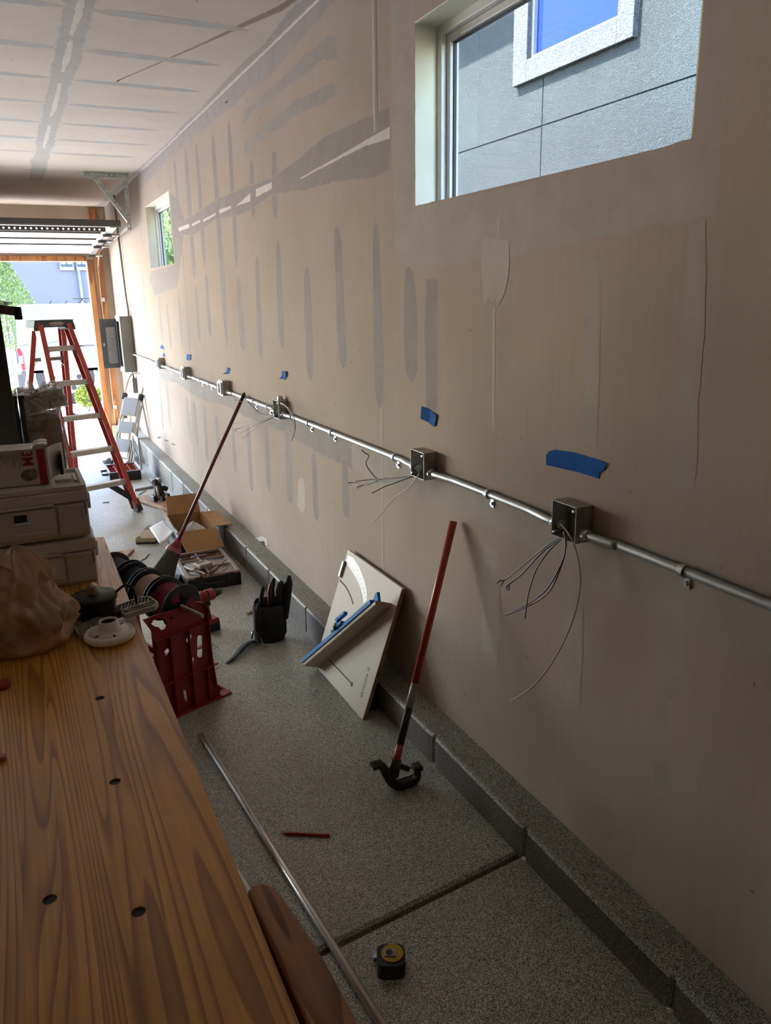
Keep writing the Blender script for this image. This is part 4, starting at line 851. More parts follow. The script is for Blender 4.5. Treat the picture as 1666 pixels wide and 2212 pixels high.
def wing(o, ang, tilt, l, w):
    M_ = T(o) @ rotz(ang) @ Matrix.Rotation(tilt, 4, 'Y')
    ol = [(0, -w*.42), (l*.82, -w*.5), (l, -w*.30), (l, w*.30), (l*.82, w*.5), (0, w*.42)]
    inn = [(p[0]*.92+l*.035, p[1]*.88) for p in ol]
    g = part('panel', MB().prism(ol, .014, M_, [inn]), M_ALU, lp, .001); part('panel_back', MB().prism(inn, .004, M_), M_LBLK, g)
    part('spine', MB().mm((.004, -.002, .003), (l-.006, .002, .0125), M_), M_ALU, g)
    for k in range(9):
        x = l*(.10+.095*k)
        for s_ in (-1, 1):
            q0 = M_ @ V3((x-.006, 0, .008)); q1 = M_ @ V3((min(x+.014, l*.97), s_*w*.40*(1 if x < l*.78 else .72), .008)); part('fin', MB().beam(q0, q1, .0016, .010, M_.to_3x3() @ V3((0, 0, 1))), M_ALU, g)
    part('hinge_block', MB().mm((-.020, -.012, -.004), (.004, .012, .016), M_), M_LBLK, g, .002)
    return g
wing((-1.186, 1.972, ZB+.016), math.radians(14), math.radians(-3), .096, .090)
wing((-1.268, 1.972, ZB+.004), math.radians(-78), math.radians(2), .085, .082)
wing((-1.285, 2.075, ZB+.004), math.radians(140), math.radians(2), .085, .082)
part('cord', MB().tube(smoothpath([(-1.196, 2.025, ZB+.050), (-1.176, 2.022, ZB+.068), (-1.158, 2.018, ZB+.078), (-1.142, 2.010, ZB+.066), (-1.137, 2.004, ZB+.028)], 7), .0035, 8), M_LBLK, lp)
# ------------------------------------------------------------------ white lampholder
M_PORC = mat('bone_plastic', (.84, .79, .68), .45, var=.04, scale=8)
lh = thing('lampholder', 'round bone white ceiling lampholder lying on the bench', 'lampholder', (-1.222, 1.862, ZB)); LM = T(-1.223, 1.866, ZB+.0)
part('holder_body', MB().lathe([(.0, .004), (.056, .004), (.0605, .010), (.0605, .016), (.057, .021), (.050, .0225), (.0500, .0215), (.0485, .0215), (.0485, .0228), (.034, .0238), (.030, .026), (.0255, .034), (.0245, .042), (.0225, .044), (.0222, .050), (.0192, .050), (.0185, .028), (0, .026)], LM, 48), M_PORC, lh)
part('socket_liner', MB().lathe([(.0183, .046), (.0175, .034), (.0165, .020), (0, .020)], LM, 24), mat('socket_brown', (.06, .05, .04), .6), lh)
for a in (40, 100, 220, 280): part('screw_slot', MB().prism(circ(.041, 0, .0075, 16, .0030), .0008, LM @ rotz(math.radians(a)) @ T(0, 0, .0233)), mat('slot_shadow', (.05, .045, .04), .8), lh)

# ================================================================== shrink wrapped goods behind the bench
M_FILM = mat_film('stretch_film', (.34, .31, .29), .5, .16, 16); M_BRN = mat('brown_carton', (.30, .15, .085), .6, var=.3, scale=12); M_DKB = mat('dark_furniture', (.016, .013, .012), .4, var=.3)
def film_shell(parent, c, d, ang, amp=.012, n=16, name='film'):
    mb = MB(); M_ = T(c) @ rotz(ang)
    def f(u, v):
        a = u*2*math.pi; s_ = max(abs(math.cos(a)), abs(math.sin(a))); x = math.cos(a)/s_*d[0]/2; y = math.sin(a)/s_*d[1]/2; z = (v-.5)*d[2]
        k = amp*nz((x*14, y*14, z*9)); n2 = math.hypot(x, y) or 1; return M_ @ V3((x*(1+.02)+x/n2*k, y*(1.02)+y/n2*k, z))
    mb.grid(f, 48, n); mb.grid(lambda u, v: M_ @ V3(((u-.5)*d[0]*1.04, (v-.5)*d[1]*1.04, d[2]/2+.004+amp*(.5+nz((u*9, v*9, 3))))), 14, 14); return part(name, mb, M_FILM, parent)
ws = thing('wrapped_stack', 'stack of brown cartons in clear stretch film behind the grey cases', 'stack', (-1.29, 3.36, fz(3.36)))
part('carton', MB().mm((-1.40, 3.26, fz(3.3)), (-1.205, 3.56, .62)), M_BRN, ws, .006); part('carton', MB().mm((-1.40, 3.26, .625), (-1.21, 3.56, 1.262)), M_BRN, ws, .006)
film_shell(ws, (-1.302, 3.41, .645), (.20, .30, 1.245), 0)
bn = thing('wrapped_bundle', 'tilted brown bundle in crinkled film on the wrapped stack', 'bundle', (-1.29, 3.36, 1.24)); BM = T(-1.288, 3.38, 1.322) @ Matrix.Rotation(math.radians(-8), 4, 'Y') @ rotz(math.radians(12))
part('bundle', MB().mm((-.085, -.11, -.03), (.085, .11, .035), BM), M_BRN, bn, .008)
def bf(u, v):
    a = u*2*math.pi; s_ = max(abs(math.cos(a)), abs(math.sin(a))); return BM @ V3((math.cos(a)/s_*.090, math.sin(a)/s_*.115, -.036+.078*v+.0))+V3((1, 1, 1))*.006*nz((u*30, v*6, 2))
mb = MB().grid(bf, 40, 6); mb.grid(lambda u, v: BM @ V3(((u-.5)*.185, (v-.5)*.235, .042+.035*max(0, nz((u*6, v*5, 7)))+.012*nz((u*17, v*15, 1)))), 22, 22); part('film', mb, mat_film('crinkled_film', (.50, .47, .43), .62, .2, 24), bn)
pc = thing('wrapped_cabinet', 'tall dark wrapped furniture piece at the left edge', 'furniture', (-1.43, 3.05, fz(3.05)))
part('panel', MB().add([(-1.60, 3.0, 0), (-1.365, 3.0, 0), (-1.600, 3.0, 1.70), (-1.368, 3.0, 1.70), (-1.60, 3.10, 0), (-1.365, 3.10, 0), (-1.600, 3.10, 1.70), (-1.368, 3.10, 1.70)], [(0, 1, 3, 2), (4, 6, 7, 5), (0, 2, 6, 4), (1, 5, 7, 3), (2, 3, 7, 6), (0, 4, 5, 1)], T(0, 0, fz(3.05))), M_DKB, pc)
part('top_rail', MB().beam((-1.60, 3.04, 1.715), (-1.308, 3.04, 1.672), .10, .030), mat('walnut_edge', (.06, .026, .016), .4), pc, .003); part('corner_block', MB().mm((-1.325, 2.99, 1.645), (-1.300, 3.09, 1.688)), M_DKB, pc, .003)
part('film', MB().grid(lambda u, v: V3((-1.60+.275*u, 2.985-.02*math.sin(u*3)+.008*nz((u*9, v*9, 1)), 1.70+.05*v*(1-u)+.012*nz((u*6, v*4, 2)))), 14, 8).grid(lambda u, v: V3((-1.352+.035*(1-v)**2*0+.006*nz((u*8, v*14, 4)), 2.98+.13*u, .6+1.06*v)), 6, 20), M_FILM, pc)
dk = thing('dark_container', 'dark tool bin beside the wrapped bundle at left', 'bin', (-1.34, 3.2, 1.29)); part('bin_body', MB().mm((-1.372, 3.17, 1.17), (-1.333, 3.24, 1.355)), M_BLACKM, dk, .004); part('bin_rim', MB().mm((-1.376, 3.165, 1.355), (-1.328, 3.245, 1.37)), M_BLACK, dk, .003)
# ================================================================== things on the floor
# ------------------------------------------------------------------ wire spool stand
SO = V3((-.693, 3.152, fz(3.15))); SU = V3((.933, .36, 0)).normalized(); SV = V3((-SU.y, SU.x, 0))
SM = Matrix(((SU.x, 0, SV.x, SO.x), (SU.y, 0, SV.y, SO.y), (0, 1, 0, SO.z), (0, 0, 0, 1)))     # local: x right, y up, z away from the camera
def st(px, py, dv=0.0):
    d = ray(px, py); o = SO+SV*dv; t = (o-CAM).dot(SV)/d.dot(SV); p = CAM+d*t-SO; return (p.dot(SU), p.z)
c6 = lambda x, y: st(230+x/5.048, 1160+y/5.048)
ss = thing('spool_stand', 'dark red plastic wire spool stand with cut-out holes beside the bench', 'stand', SO - SU*.17 + SV*.2)
outl = [(-.31, .010), (-.015, .010), (.000, .030)] + [c6(1180, 1600), c6(1130, 1300), c6(1100, 1000), c6(1085, 760), c6(1040, 712), c6(960, 700), c6(900, 745), c6(880, 800), c6(800, 775), c6(600, 830), c6(400, 905)] + [(-.31, c6(400, 905)[1]-.06)]
hol = [[c6(*p) for p in [(490, 950), (510, 910), (580, 885), (640, 892), (664, 940), (648, 1000), (600, 1020), (572, 985), (530, 978)]], [c6(*p) for p in [(690, 878), (725, 865), (724, 893), (700, 905)]]]
def oval(cx, cy, rx, ry, tilt): return [c6(cx+rx*math.cos(a)*math.cos(tilt)-ry*math.sin(a)*math.sin(tilt), cy+rx*math.cos(a)*math.sin(tilt)+ry*math.sin(a)*math.cos(tilt)) for a in [2*math.pi*k/18 for k in range(18)]]
hol += [oval(903, 1108, 28, 50, .35), oval(657, 1258, 26, 44, .5), oval(928, 1365, 27, 54, .35)]
hol += [[c6(*p) for p in rrect(990, 1072, 1050, 1315, 28)], [c6(*p) for p in [(838, 1672), (872, 1668), (890, 1800), (856, 1790)]]]
part('front_plate', MB().prism(outl, .006, SM, hol), M_RED, ss, .001)
back = [(x, y) for x, y in outl]
part('rear_plate', MB().prism(back, .006, SM @ T(0, 0, .60), [hol[2], hol[5]]), M_RED, ss, .001)
part('base_flange', MB().mm((-.31, 0, -.030), (.035, .010, .075), SM), M_RED, ss, .003); part('base_flange', MB().mm((-.31, 0, .56), (.035, .010, .64), SM), M_RED, ss, .003)
for x in (-.305, -.262, -.150, -.068): part('rib', MB().prism([(0, .01), (.045, .01), (.012, .30), (0, .30)], .005, SM @ Matrix(((0, 0, 1, x), (0, 1, 0, 0), (1, 0, 0, .004), (0, 0, 0, 1)))), M_RED, ss, .001)
for x in (-.300, -.240, -.150): part('front_rib', MB().mm((x, .012, -.020), (x+.005, st(380, 1368)[1], .001), SM), M_RED, ss, .001)
part('front_rib', MB().mm((-.075, .012, -.020), (-.070, st(420, 1452)[1], .001), SM), M_RED, ss, .001); part('front_rib', MB().mm((-.305, st(420, 1452)[1], -.018), (-.015, st(420, 1452)[1]+.005, .001), SM), M_RED, ss, .001); part('front_rib', MB().mm((-.305, st(380, 1368)[1], -.018), (-.050, st(380, 1368)[1]+.005, .001), SM), M_RED, ss, .001)
part('rib', MB().mm((-.305, .255, .006), (-.03, .260, .030), SM), M_RED, ss); part('rib', MB().mm((-.30, .105, .006), (-.04, .110, .022), SM), M_RED, ss)
rim_ = [(.0, .03)]+outl[3:12]; mb = MB()
for i_ in range(len(rim_)-1): mb.beam(SM @ V3((*rim_[i_], -.010)), SM @ V3((*rim_[i_+1], -.010)), .004, .020, SV)
part('edge_rim', mb, M_RED, ss)
part('cross_bar', MB().mm((-.30, .10, .006), (-.285, .13, .60), SM), M_RED, ss); part('cross_bar', MB().mm((-.05, .06, .006), (-.035, .09, .60), SM), M_RED, ss)
RP0 = SM @ V3((*st(438, 1331, -.10), -.10)); RP1 = SM @ V3((*st(384, 1304, .03), .03)); RA = RP1-RP0; RA = (RA*.35+SV*.65*RA.length).normalized(); RP1 = RP0+RA*.13
rod = part('axle_rod', MB().cyl(RP0, RP0+RA*.78, .0085, n=14), mat('bare_steel_rod', (.46, .42, .36), .35, .9), ss)
M_SPK = mat('spool_black', (.013, .013, .014), .35, var=.2)
mat_rim = mat('spool_rim', (.05, .05, .05), .3)
def spool(v0, v1, R, m, lab, rw=.80):
    t = thing('wire_spool', lab, 'spool', RP1+RA*((v0+v1)/2)-V3((0, 0, R)), 'wire spools on the stand')
    A = frame(RP1+RA*v0-V3((0, 0, .003)), RA, (0, 0, 1)) @ Matrix(((0, 0, 1, 0), (0, 1, 0, 0), (1, 0, 0, 0), (0, 0, 0, 1)))
    l = v1-v0
    for z in (0, l-.004): part('flange', MB().prism(circ(0, 0, R, 40), .004, A @ T(0, 0, z), [circ(R*.52*math.cos(q), R*.52*math.sin(q), R*.26, 14) for q in (.5, 2.6, 4.7)]), M_SPK, t, .0006, seg=1)
    for z in (0, l-.004): part('flange_rim', MB().tube([A @ V3((R*math.cos(2*math.pi*k/40), R*math.sin(2*math.pi*k/40), z+.002)) for k in range(41)], .0028, 6), mat_rim, t)
    part('barrel', MB().lathe([(.0115, 0), (.03, 0), (.03, l), (.0115, l)], A, 24), M_SPK, t)
    prof = [(.031, .005)]; n = 9
    for k in range(n): prof += [(R*rw-.006, .006+(l-.012)*(k/n)), (R*rw, .006+(l-.012)*((k+.5)/n))]
    part('wound_wire', MB().lathe(prof+[(R*rw-.003, l-.006), (.031, l-.005)], A, 40), m, t); return t
spool(.010, .130, .098, mat('maroon_wire', (.20, .014, .034), .4), 'black spool wound with maroon wire, nearest on the stand')
spool(.145, .255, .098, mat('tan_wire', (.60, .42, .27), .45), 'black spool wound with tan wire in the middle of the stand')
spool(.270, .365, .098, M_WIREK, 'black spool wound with black wire behind the tan one')
spool(.385, .525, .102, mat('dark_blue_wire', (.012, .012, .030), .4), 'black spool wound with dark blue wire, farthest on the stand')
part('loose_wire', MB().tube(smoothpath([G(447, 1385, .08), G(470, 1398, .03), G(480, 1418, .01), G(478, 1437, .004), G(462, 1447, .003), G(450, 1446, .002)], 7), .0012, 6), M_WIREBR, ss)
# ------------------------------------------------------------------ red drill standing on its battery
dp = G(455, 1362); dr = thing('cordless_drill', 'red and black cordless drill with a bit standing behind the spool stand', 'drill', dp)
DM = T(dp) @ rotz(math.radians(20))
part('battery', MB().mm((-.045, -.035, 0), (.045, .035, .06), DM), M_BLACK, dr, .008); part('battery_top', MB().mm((-.042, -.036, .045), (.042, .036, .075), DM), M_RED, dr, .008)
part('grip', MB().taper(DM @ V3((-.012, 0, .07)), DM @ V3((-.03, 0, .175)), .034, .042, .036, .048, (1, 0, 0)), M_BLACKM, dr, .008)
part('motor_housing', MB().cyl(DM @ V3((-.10, 0, .205)), DM @ V3((.035, 0, .205)), .030, .033, 20), M_RED, dr, .006)
part('motor_cap', MB().cyl(DM @ V3((-.112, 0, .205)), DM @ V3((-.10, 0, .205)), .024, .030, 20), M_BLACK, dr)
for k in range(3): part('housing_ridge', MB().cyl(DM @ V3((-.07+.03*k, 0, .205)), DM @ V3((-.064+.03*k, 0, .205)), .0345, .0345, 20), M_DKRED, dr)
part('chuck', MB().cyl(DM @ V3((.035, 0, .205)), DM @ V3((.080, 0, .205)), .024, .016, 16), M_BLACK, dr); part('drill_bit', MB().cyl(DM @ V3((.080, 0, .205)), DM @ V3((.150, 0, .208)), .0035, .003, 8), M_BRASS, dr)
part('trigger', MB().mm((-.002, -.008, .145), (.010, .008, .17), DM), M_BLACK, dr, .002)

# ------------------------------------------------------------------ black organiser with clear lid and tools on top
M_CLR = mat_glass('clear_polycarbonate', (.93, .88, .86), .10); M_TRAYP = mat('organiser_bins', (.26, .155, .115), .5, var=.3, scale=14)
OX0, OX1, OY0, OY1 = -.555, -.222, 4.545, 5.06; oz = fz(4.6)-.001; OH = .098
og = thing('parts_organiser', 'black parts organiser case with a clear lid near the cardboard box', 'organiser', ((OX0+OX1)/2, (OY0+OY1)/2, oz-.007))
mb = MB(); mb.mm((OX0+.012, OY0+.012, oz-.007), (OX1-.012, OY1-.012, oz+.012)); mb.mm((OX0, OY0, oz), (OX1, OY0+.014, oz+OH-.018)).mm((OX0, OY1-.014, oz), (OX1, OY1, oz+OH-.018)).mm((OX0, OY0, oz), (OX0+.014, OY1, oz+OH-.018)).mm((OX1-.014, OY0, oz), (OX1, OY1, oz+OH-.018))
part('case_shell', mb, M_BLACK, og, .004)
part('bin_tray', MB().mm((OX0+.016, OY0+.016, oz+.02), (OX1-.016, OY1-.016, oz+.045)), M_TRAYP, og)
for f in (.26, .5, .75): part('divider', MB().mm((OX0+.016, OY0+f*(OY1-OY0)-.002, oz+.045), (OX1-.016, OY0+f*(OY1-OY0)+.002, oz+OH-.024)), M_TRAYP, og)
for f in (.33, .66): part('divider', MB().mm((OX0+f*(OX1-OX0)-.002, OY0+.016, oz+.045), (OX0+f*(OX1-OX0)+.002, OY1-.016, oz+OH-.024)), M_TRAYP, og)
for k in range(14):
    x = random.uniform(OX0+.04, OX1-.04); y = random.uniform(OY0+.04, OY1-.04)
    part('bin_part', MB().cyl((x, y, oz+.050), (x+random.uniform(-.03, .03), y+random.uniform(-.03, .03), oz+.056), random.uniform(.004, .008), n=8), random.choice([M_STEEL, M_WIREW, M_BRASS, M_CARTR]), og)
ld = part('clear_lid', MB().mm((OX0+.004, OY0+.004, oz+OH-.016), (OX1-.004, OY1-.004, oz+OH-.013)), M_CLR, og)
M_RIM = mat('lid_rib_plastic', (.34, .23, .19), .3, var=.1)
part('lid_frame', MB().prism(rrect(OX0, OY0, OX1, OY1, .015), .014, T(0, 0, oz+OH-.014), [rrect(OX0+.020, OY0+.020, OX1-.020, OY1-.020, .01)]), M_RIM, og, .003)
for f in (.36, .68): part('lid_rib', MB().mm((OX0+.02, OY0+f*(OY1-OY0)-.005, oz+OH-.013), (OX1-.02, OY0+f*(OY1-OY0)+.005, oz+OH-.004)), M_RIM, og, .002)
part('lid_rib', MB().mm((OX0+.45*(OX1-OX0)-.005, OY0+.02, oz+OH-.013), (OX0+.45*(OX1-OX0)+.005, OY1-.02, oz+OH-.004)), M_RIM, og, .002)
for x in (OX0+.07, OX1-.07): part('latch', MB().mm((x-.025, OY0-.010, oz+.03), (x+.025, OY0+.001, oz+OH-.006)), M_BLACKM, og, .003)
part('carry_handle', MB().tube(smoothpath([(OX0+.11, OY0-.004, oz+.05), (OX0+.115, OY0-.022, oz+.05), ((OX0+OX1)/2, OY0-.026, oz+.05), (OX1-.115, OY0-.022, oz+.05), (OX1-.11, OY0-.004, oz+.05)], 6), .006, 8), M_BLACKM, og)
zt = oz+OH+.001
pl_ = thing('pliers', 'pliers with tan and black handles on the organiser lid', 'pliers', (-.43, 4.70, zt)); a = G(398, 1226, .1); b = G(445, 1244, .1); a.z = b.z = zt+.008; m = a+(b-a)*.42
part('jaws', MB().taper(a, m, .008, .006, .022, .010), M_DKSTEEL, pl_, .001); part('pivot', MB().cyl(m+V3((0, 0, -.005)), m+V3((0, 0, .006)), .009, n=12), M_STEEL, pl_)
part('handle', MB().tube(smoothpath([m, m+(b-m)*.4+V3((.006, .012, 0)), b+V3((.0, .010, 0))], 6), [.006]*7+[.0085]*6, 8), mat('tan_grip', (.34, .20, .085), .5), pl_); part('handle', MB().tube(smoothpath([m, m+(b-m)*.4+V3((-.008, -.014, 0)), b+V3((-.035, -.030, 0))], 6), [.006]*7+[.0085]*6, 8), M_BLACKM, pl_)
gb = G(438, 1217, .12); gb_ = thing('small_meter', 'small pale square device on the organiser lid', 'device', (gb.x, gb.y, zt)); GM = T(gb.x, gb.y, zt) @ rotz(.35)
part('device_body', MB().mm((-.048, -.045, 0), (.048, .045, .026), GM), mat('pale_yellow_plastic', (.44, .40, .30), .4), gb_, .006); part('device_label', MB().mm((-.030, .006, .026), (.028, .028, .0268), GM), M_BLACK, gb_)
h0 = G(455, 1236, .12); h1 = G(489, 1206, .12); h0.z = h1.z = zt+.014
hm = thing('stubby_hammer', 'stubby wooden handled tool lying on the organiser lid', 'tool', (h0.x, h0.y, zt)); part('grip', MB().cyl(h0, h0+(h1-h0)*.45, .013, .011, 14), mat('brown_grip', (.16, .085, .06), .5), hm); part('ferrule', MB().cyl(h0+(h1-h0)*.45, h0+(h1-h0)*.55, .012, .009, 12), M_BLACK, hm); part('shaft', MB().cyl(h0+(h1-h0)*.55, h1, .005, .004, 10), mat('copper_shaft', (.36, .17, .10), .4, .5), hm)
fl_ = G(430, 1202, .11); tag(part('marker_pen', MB().cyl((fl_.x-.05, fl_.y, zt+.008), (fl_.x+.05, fl_.y+.01, zt+.008), .007, n=10), mat('lilac_marker', (.30, .27, .36), .4)), 'pale marker pen at the back of the organiser lid', 'pen')
# small red and black boxes left of the organiser
sb = thing('screw_box', 'open small carton with red print beside the black organiser', 'carton', (-.60, 4.76, fz(4.76))); KM = T(-.63, 4.72, fz(4.74)) @ rotz(math.radians(-20))
part('carton_body', MB().mm((-.05, -.09, 0), (.05, .09, .046), KM), M_BRN, sb, .002); part('carton_top', MB().mm((-.048, -.088, .046), (.048, .088, .048), KM), M_BLACK, sb); part('red_label', MB().mm((-.0515, -.085, .006), (-.0502, .085, .042), KM), mat('pink_red_print', (.40, .17, .13), .5, var=.4, scale=50), sb); part('white_label', MB().mm((-.046, -.0915, .006), (.046, -.0902, .042), KM), mat('bluish_print', (.24, .28, .34), .5, var=.4, scale=60), sb)

# ------------------------------------------------------------------ open cardboard box with a plastic bag inside
M_CARD = mat('corrugated_card', (.42, .245, .11), .7, var=.10, scale=9); M_CARDD = mat('card_dark_print', (.010, .011, .014), .55, var=.2)
X0, X1, Y0, Y1 = -.470, -.205, 5.245, 5.74; z0 = fz(5.24)-.004; z1 = z0+.205; e = .004
cb = thing('cardboard_box', 'open cardboard box with dark printed sides holding a white bag', 'box', ((X0+X1)/2, (Y0+Y1)/2, z0-.009))
part('box_wall', MB().mm((X0, Y0, z0), (X1, Y0+e, z1)), M_CARDD, cb); part('box_wall', MB().mm((X0, Y1-e, z0), (X1, Y1, z1)), M_CARD, cb); part('box_wall', MB().mm((X0, Y0+e, z0), (X0+e, Y1-e, z1)), mat('card_grey_print', (.16, .18, .21), .6), cb); part('box_wall', MB().mm((X1-e, Y0+e, z0), (X1, Y1-e, z1)), M_CARD, cb)
part('box_lining', MB().mm((X0+e, Y0+e, z0+.002), (X0+e+.002, Y1-e, z1)).mm((X1-e-.002, Y0+e, z0+.002), (X1-e, Y1-e, z1)).mm((X0+e, Y1-e-.002, z0), (X1-e, Y1-e, z1)), M_CARD, cb)
part('box_bottom', MB().mm((X0, Y0, z0-.009), (X1, Y1, z0)), M_CARD, cb)
part('box_print', MB().mm((X0+.06, Y0-.0008, z0+.05), (X0+.16, Y0, z0+.10)), mat('print_white', (.16, .17, .19), .6, var=.6, scale=70), cb)
def flap(p, q, d, lab='flap'):
    p, q, d = V3(p), V3(q), V3(d); n = (q-p).cross(d).normalized()*.0025; i = (q-p)*.03
    vs = [p, q, q+d-i, p+d+i]; mb = MB().add([v-n for v in vs]+[v+n for v in vs], [(0, 1, 2, 3), (7, 6, 5, 4), (0, 4, 5, 1), (1, 5, 6, 2), (2, 6, 7, 3), (3, 7, 4, 0)]); part(lab, mb, M_CARD, cb)
flap((X0-.01, Y0, z1), (X1+.005, Y0, z1), (.03, -.115, -.115)); flap((X0+.02, Y1, z1), (X1-.0, Y1, z1), (0, .06, .13)); flap((X1, Y0+.03, z1), (X1, Y1-.03, z1), (.12, -.03, .005)); flap((X0, Y1-.02, z1), (X0, Y0+.1, z1), (-.03, .02, .07))
def bagw(u, v):
    a = 2*math.pi*v; r = .085*math.sin(math.pi*min(1, u*.5+.5)) if u > 0 else .085; d = V3((math.cos(a)*1.5, math.sin(a)*1.5, u*2)); k = 1+.35*nz(d, 1.7)
    return V3((-.325+r*1.15*k*math.cos(a), 5.42+r*1.35*k*math.sin(a), z0+.12+.10*u+.02*nz(d, 2.4)))
tag(part('plastic_bag', MB().grid(bagw, 14, 32), mat('white_poly_bag', (.62, .62, .60), .3, var=.06, bmp=.4, bscale=25, bdist=.01)), 'crumpled white plastic bag inside the cardboard box', 'bag')
# tan box and instruction sheet
tb = thing('tan_box', 'tan and black flat box on the floor left of the cardboard box', 'box', (-.57, 5.95, fz(5.95))); TM = T(-.555, 5.93, fz(5.93)) @ rotz(math.radians(-24))
part('box_base', MB().mm((-.075, -.17, -.004), (.075, .17, .018), TM), M_BLACK, tb, .003); part('box_lid', MB().mm((-.075, -.17, .018), (.075, .17, .05), TM), mat('tan_card', (.40, .33, .22), .6), tb, .002)
part('lid_print', MB().mm((-.074, .05, .0502), (.074, .168, .051), TM), mat('gold_black_print', (.06, .05, .035), .4, var=.9, scale=40), tb); part('logo_print', MB().mm((-.070, -.165, .0502), (-.040, -.13, .051), TM), M_BLACK, tb)
pw = [G(322, 1140, .11), G(352, 1124, .14), G(377, 1147, .17), G(346, 1176, .12)]
tag(part('instruction_sheet', MB().grid(lambda u, v: (pw[0]*(1-u)+pw[1]*u)*(1-v)+(pw[3]*(1-u)+pw[2]*u)*v+V3((0, 0, .012*math.sin(u*3.1)*math.sin(v*5))), 8, 8), mat('printed_paper', (.62, .60, .60), .7, var=.10, scale=70), None, solid=.0012), 'folded white instruction sheet propped against the cardboard box', 'paper')

# ------------------------------------------------------------------ broom leaning on the wall
bt = W(529, 848, -.022); bf_ = G(338, 1272, .0); hd = bf_+(bt-bf_).normalized()
br = thing('broom', 'angle broom with dark red handle leaning against the wall', 'broom', bf_)
ax = (bt-bf_).normalized(); L_ = (bt-bf_).length; neck = bf_+ax*.30
part('handle', MB().cyl(neck-ax*.04, bt-ax*.05, .0115, .0115, 14), M_DKRED, br); part('handle_tip', MB().tube([bt-ax*.055, bt-ax*.03, bt-ax*.008, bt], [.0122, .012, .0095, .004], 12), M_BLACK, br)
wd = (RGT - ax*RGT.dot(ax)).normalized(); td = ax.cross(wd)
def bhead(u, v, w0, w1, t0, t1, l0, l1):
    a = v*2*math.pi; w = w0+(w1-w0)*u; t = t0+(t1-t0)*u; p = bf_+ax*(l0+(l1-l0)*u); return p+wd*(w*math.cos(a))+td*(t*math.sin(a))
part('socket', MB().grid(lambda u, v: bhead(u, v, .050, .014, .024, .014, .265, .345), 8, 20), mat('broom_red_plastic', (.20, .018, .026), .35), br)
part('socket_collar', MB().grid(lambda u, v: bhead(u, v, .053, .046, .027, .025, .255, .285), 3, 20), mat('broom_pink_plastic', (.36, .12, .12), .35), br)
M_BRIS = mat('grey_bristle', (.045, .042, .038), .7, var=.5, scale=60); mb = MB(); mb.grid(lambda u, v: bhead(u, v, .088, .046, .03, .022, .015, .262), 10, 24)
for k in range(420):
    a = random.uniform(0, 6.28); r = math.sqrt(random.random()); u0 = bf_+ax*.25+wd*(.046*r*math.cos(a))+td*(.022*r*math.sin(a)); u1 = bf_+ax*(.0+.02*random.random())+wd*(.095*r*math.cos(a))+td*(.034*r*math.sin(a)); mb.beam(u0, u1, .0016, .0016)
o = part('bristles', mb, M_BRIS, br); o['kind'] = 'stuff'

# ------------------------------------------------------------------ tool pouch with strap
po = V3((-.322, 3.625, fz(3.62))); pt = thing('tool_pouch', 'black tool pouch with pockets and a loose strap by the curb', 'tool pouch', po)
M_POU = mat('black_nylon', (.012, .012, .012), .75, var=.3, scale=40, bmp=.5, bscale=200); M_LEA = mat('grey_webbing', (.022, .020, .018), .9, var=.25, scale=50, bmp=.4, bscale=160)
PM = frame(po, (.93, -.36, 0), (.22, .04, 1)) @ Matrix.Diagonal((1.12, 1.12, 1.14, 1))
_hp = [(.075, .0, .10), (.088, .0, .20), (.100, .0, .265), (.104, .0, .30)]
def bagp(cx, cy, rx, ry, h0, h1, nm, m, tp=.95, parent=pt, hollow=True):
    M_ = PM @ T(cx, cy, h0); prof = [(0.01, 0), (.9, 0), (1.0, .04), (1.0*tp**.5, .55), (tp, 1.0)] + ([(tp-.14, 1.0), (tp-.16, .6), (0, .55)] if hollow else [(0, 1.0)])
    mb = MB(); mb.lathe([(r, z*(h1-h0)) for r, z in prof], M_ @ Matrix.Diagonal((rx, ry, 1, 1)), 24); return part(nm, mb, m, parent)
bagp(0, 0, .070, .045, 0, .165, 'main_pocket', M_POU, 1.05); bagp(-.045, -.035, .022, .020, .06, .155, 'pocket', M_POU); bagp(.045, -.022, .028, .020, .02, .15, 'pocket', M_POU)
part('back_panel', MB().prism(rrect(-.072, .0, .078, .19, .03), .010, PM @ T(0, .035, 0) @ Matrix.Rotation(math.radians(78), 4, 'X')), M_POU, pt, .003)
for x, y, h, r, m in ((-.050, -.032, .19, .009, M_BLACKM), (-.030, .0, .255, .012, M_BLACKM), (.008, .012, .270, .011, mat('dark_red_grip', (.12, .02, .018), .45)), (.055, .005, .275, .019, M_BLACKM), (.035, -.02, .165, .010, mat('dull_red_grip', (.16, .035, .035), .5)), (.02, .028, .285, .013, M_BLACKM)):
    part('tool_grip', MB().tube([PM @ V3((x, y, .08)), PM @ V3((x, y, h-.05)), PM @ V3((x+.008, y, h-.015)), PM @ V3((x+.012, y, h))], [r*.8, r, r, r*.45], 10), m, pt)
part('holster', MB().tube([PM @ V3(p_) for p_ in _hp], [.018, .024, .022, .010], 12), M_POU, pt)
sp_ = [G(560, 1388, .015), G(545, 1385, .02), G(525, 1398, .022), G(510, 1415, .012), G(490, 1433, .002)]; sp_ = smoothpath(sp_, 6)
mb = MB()
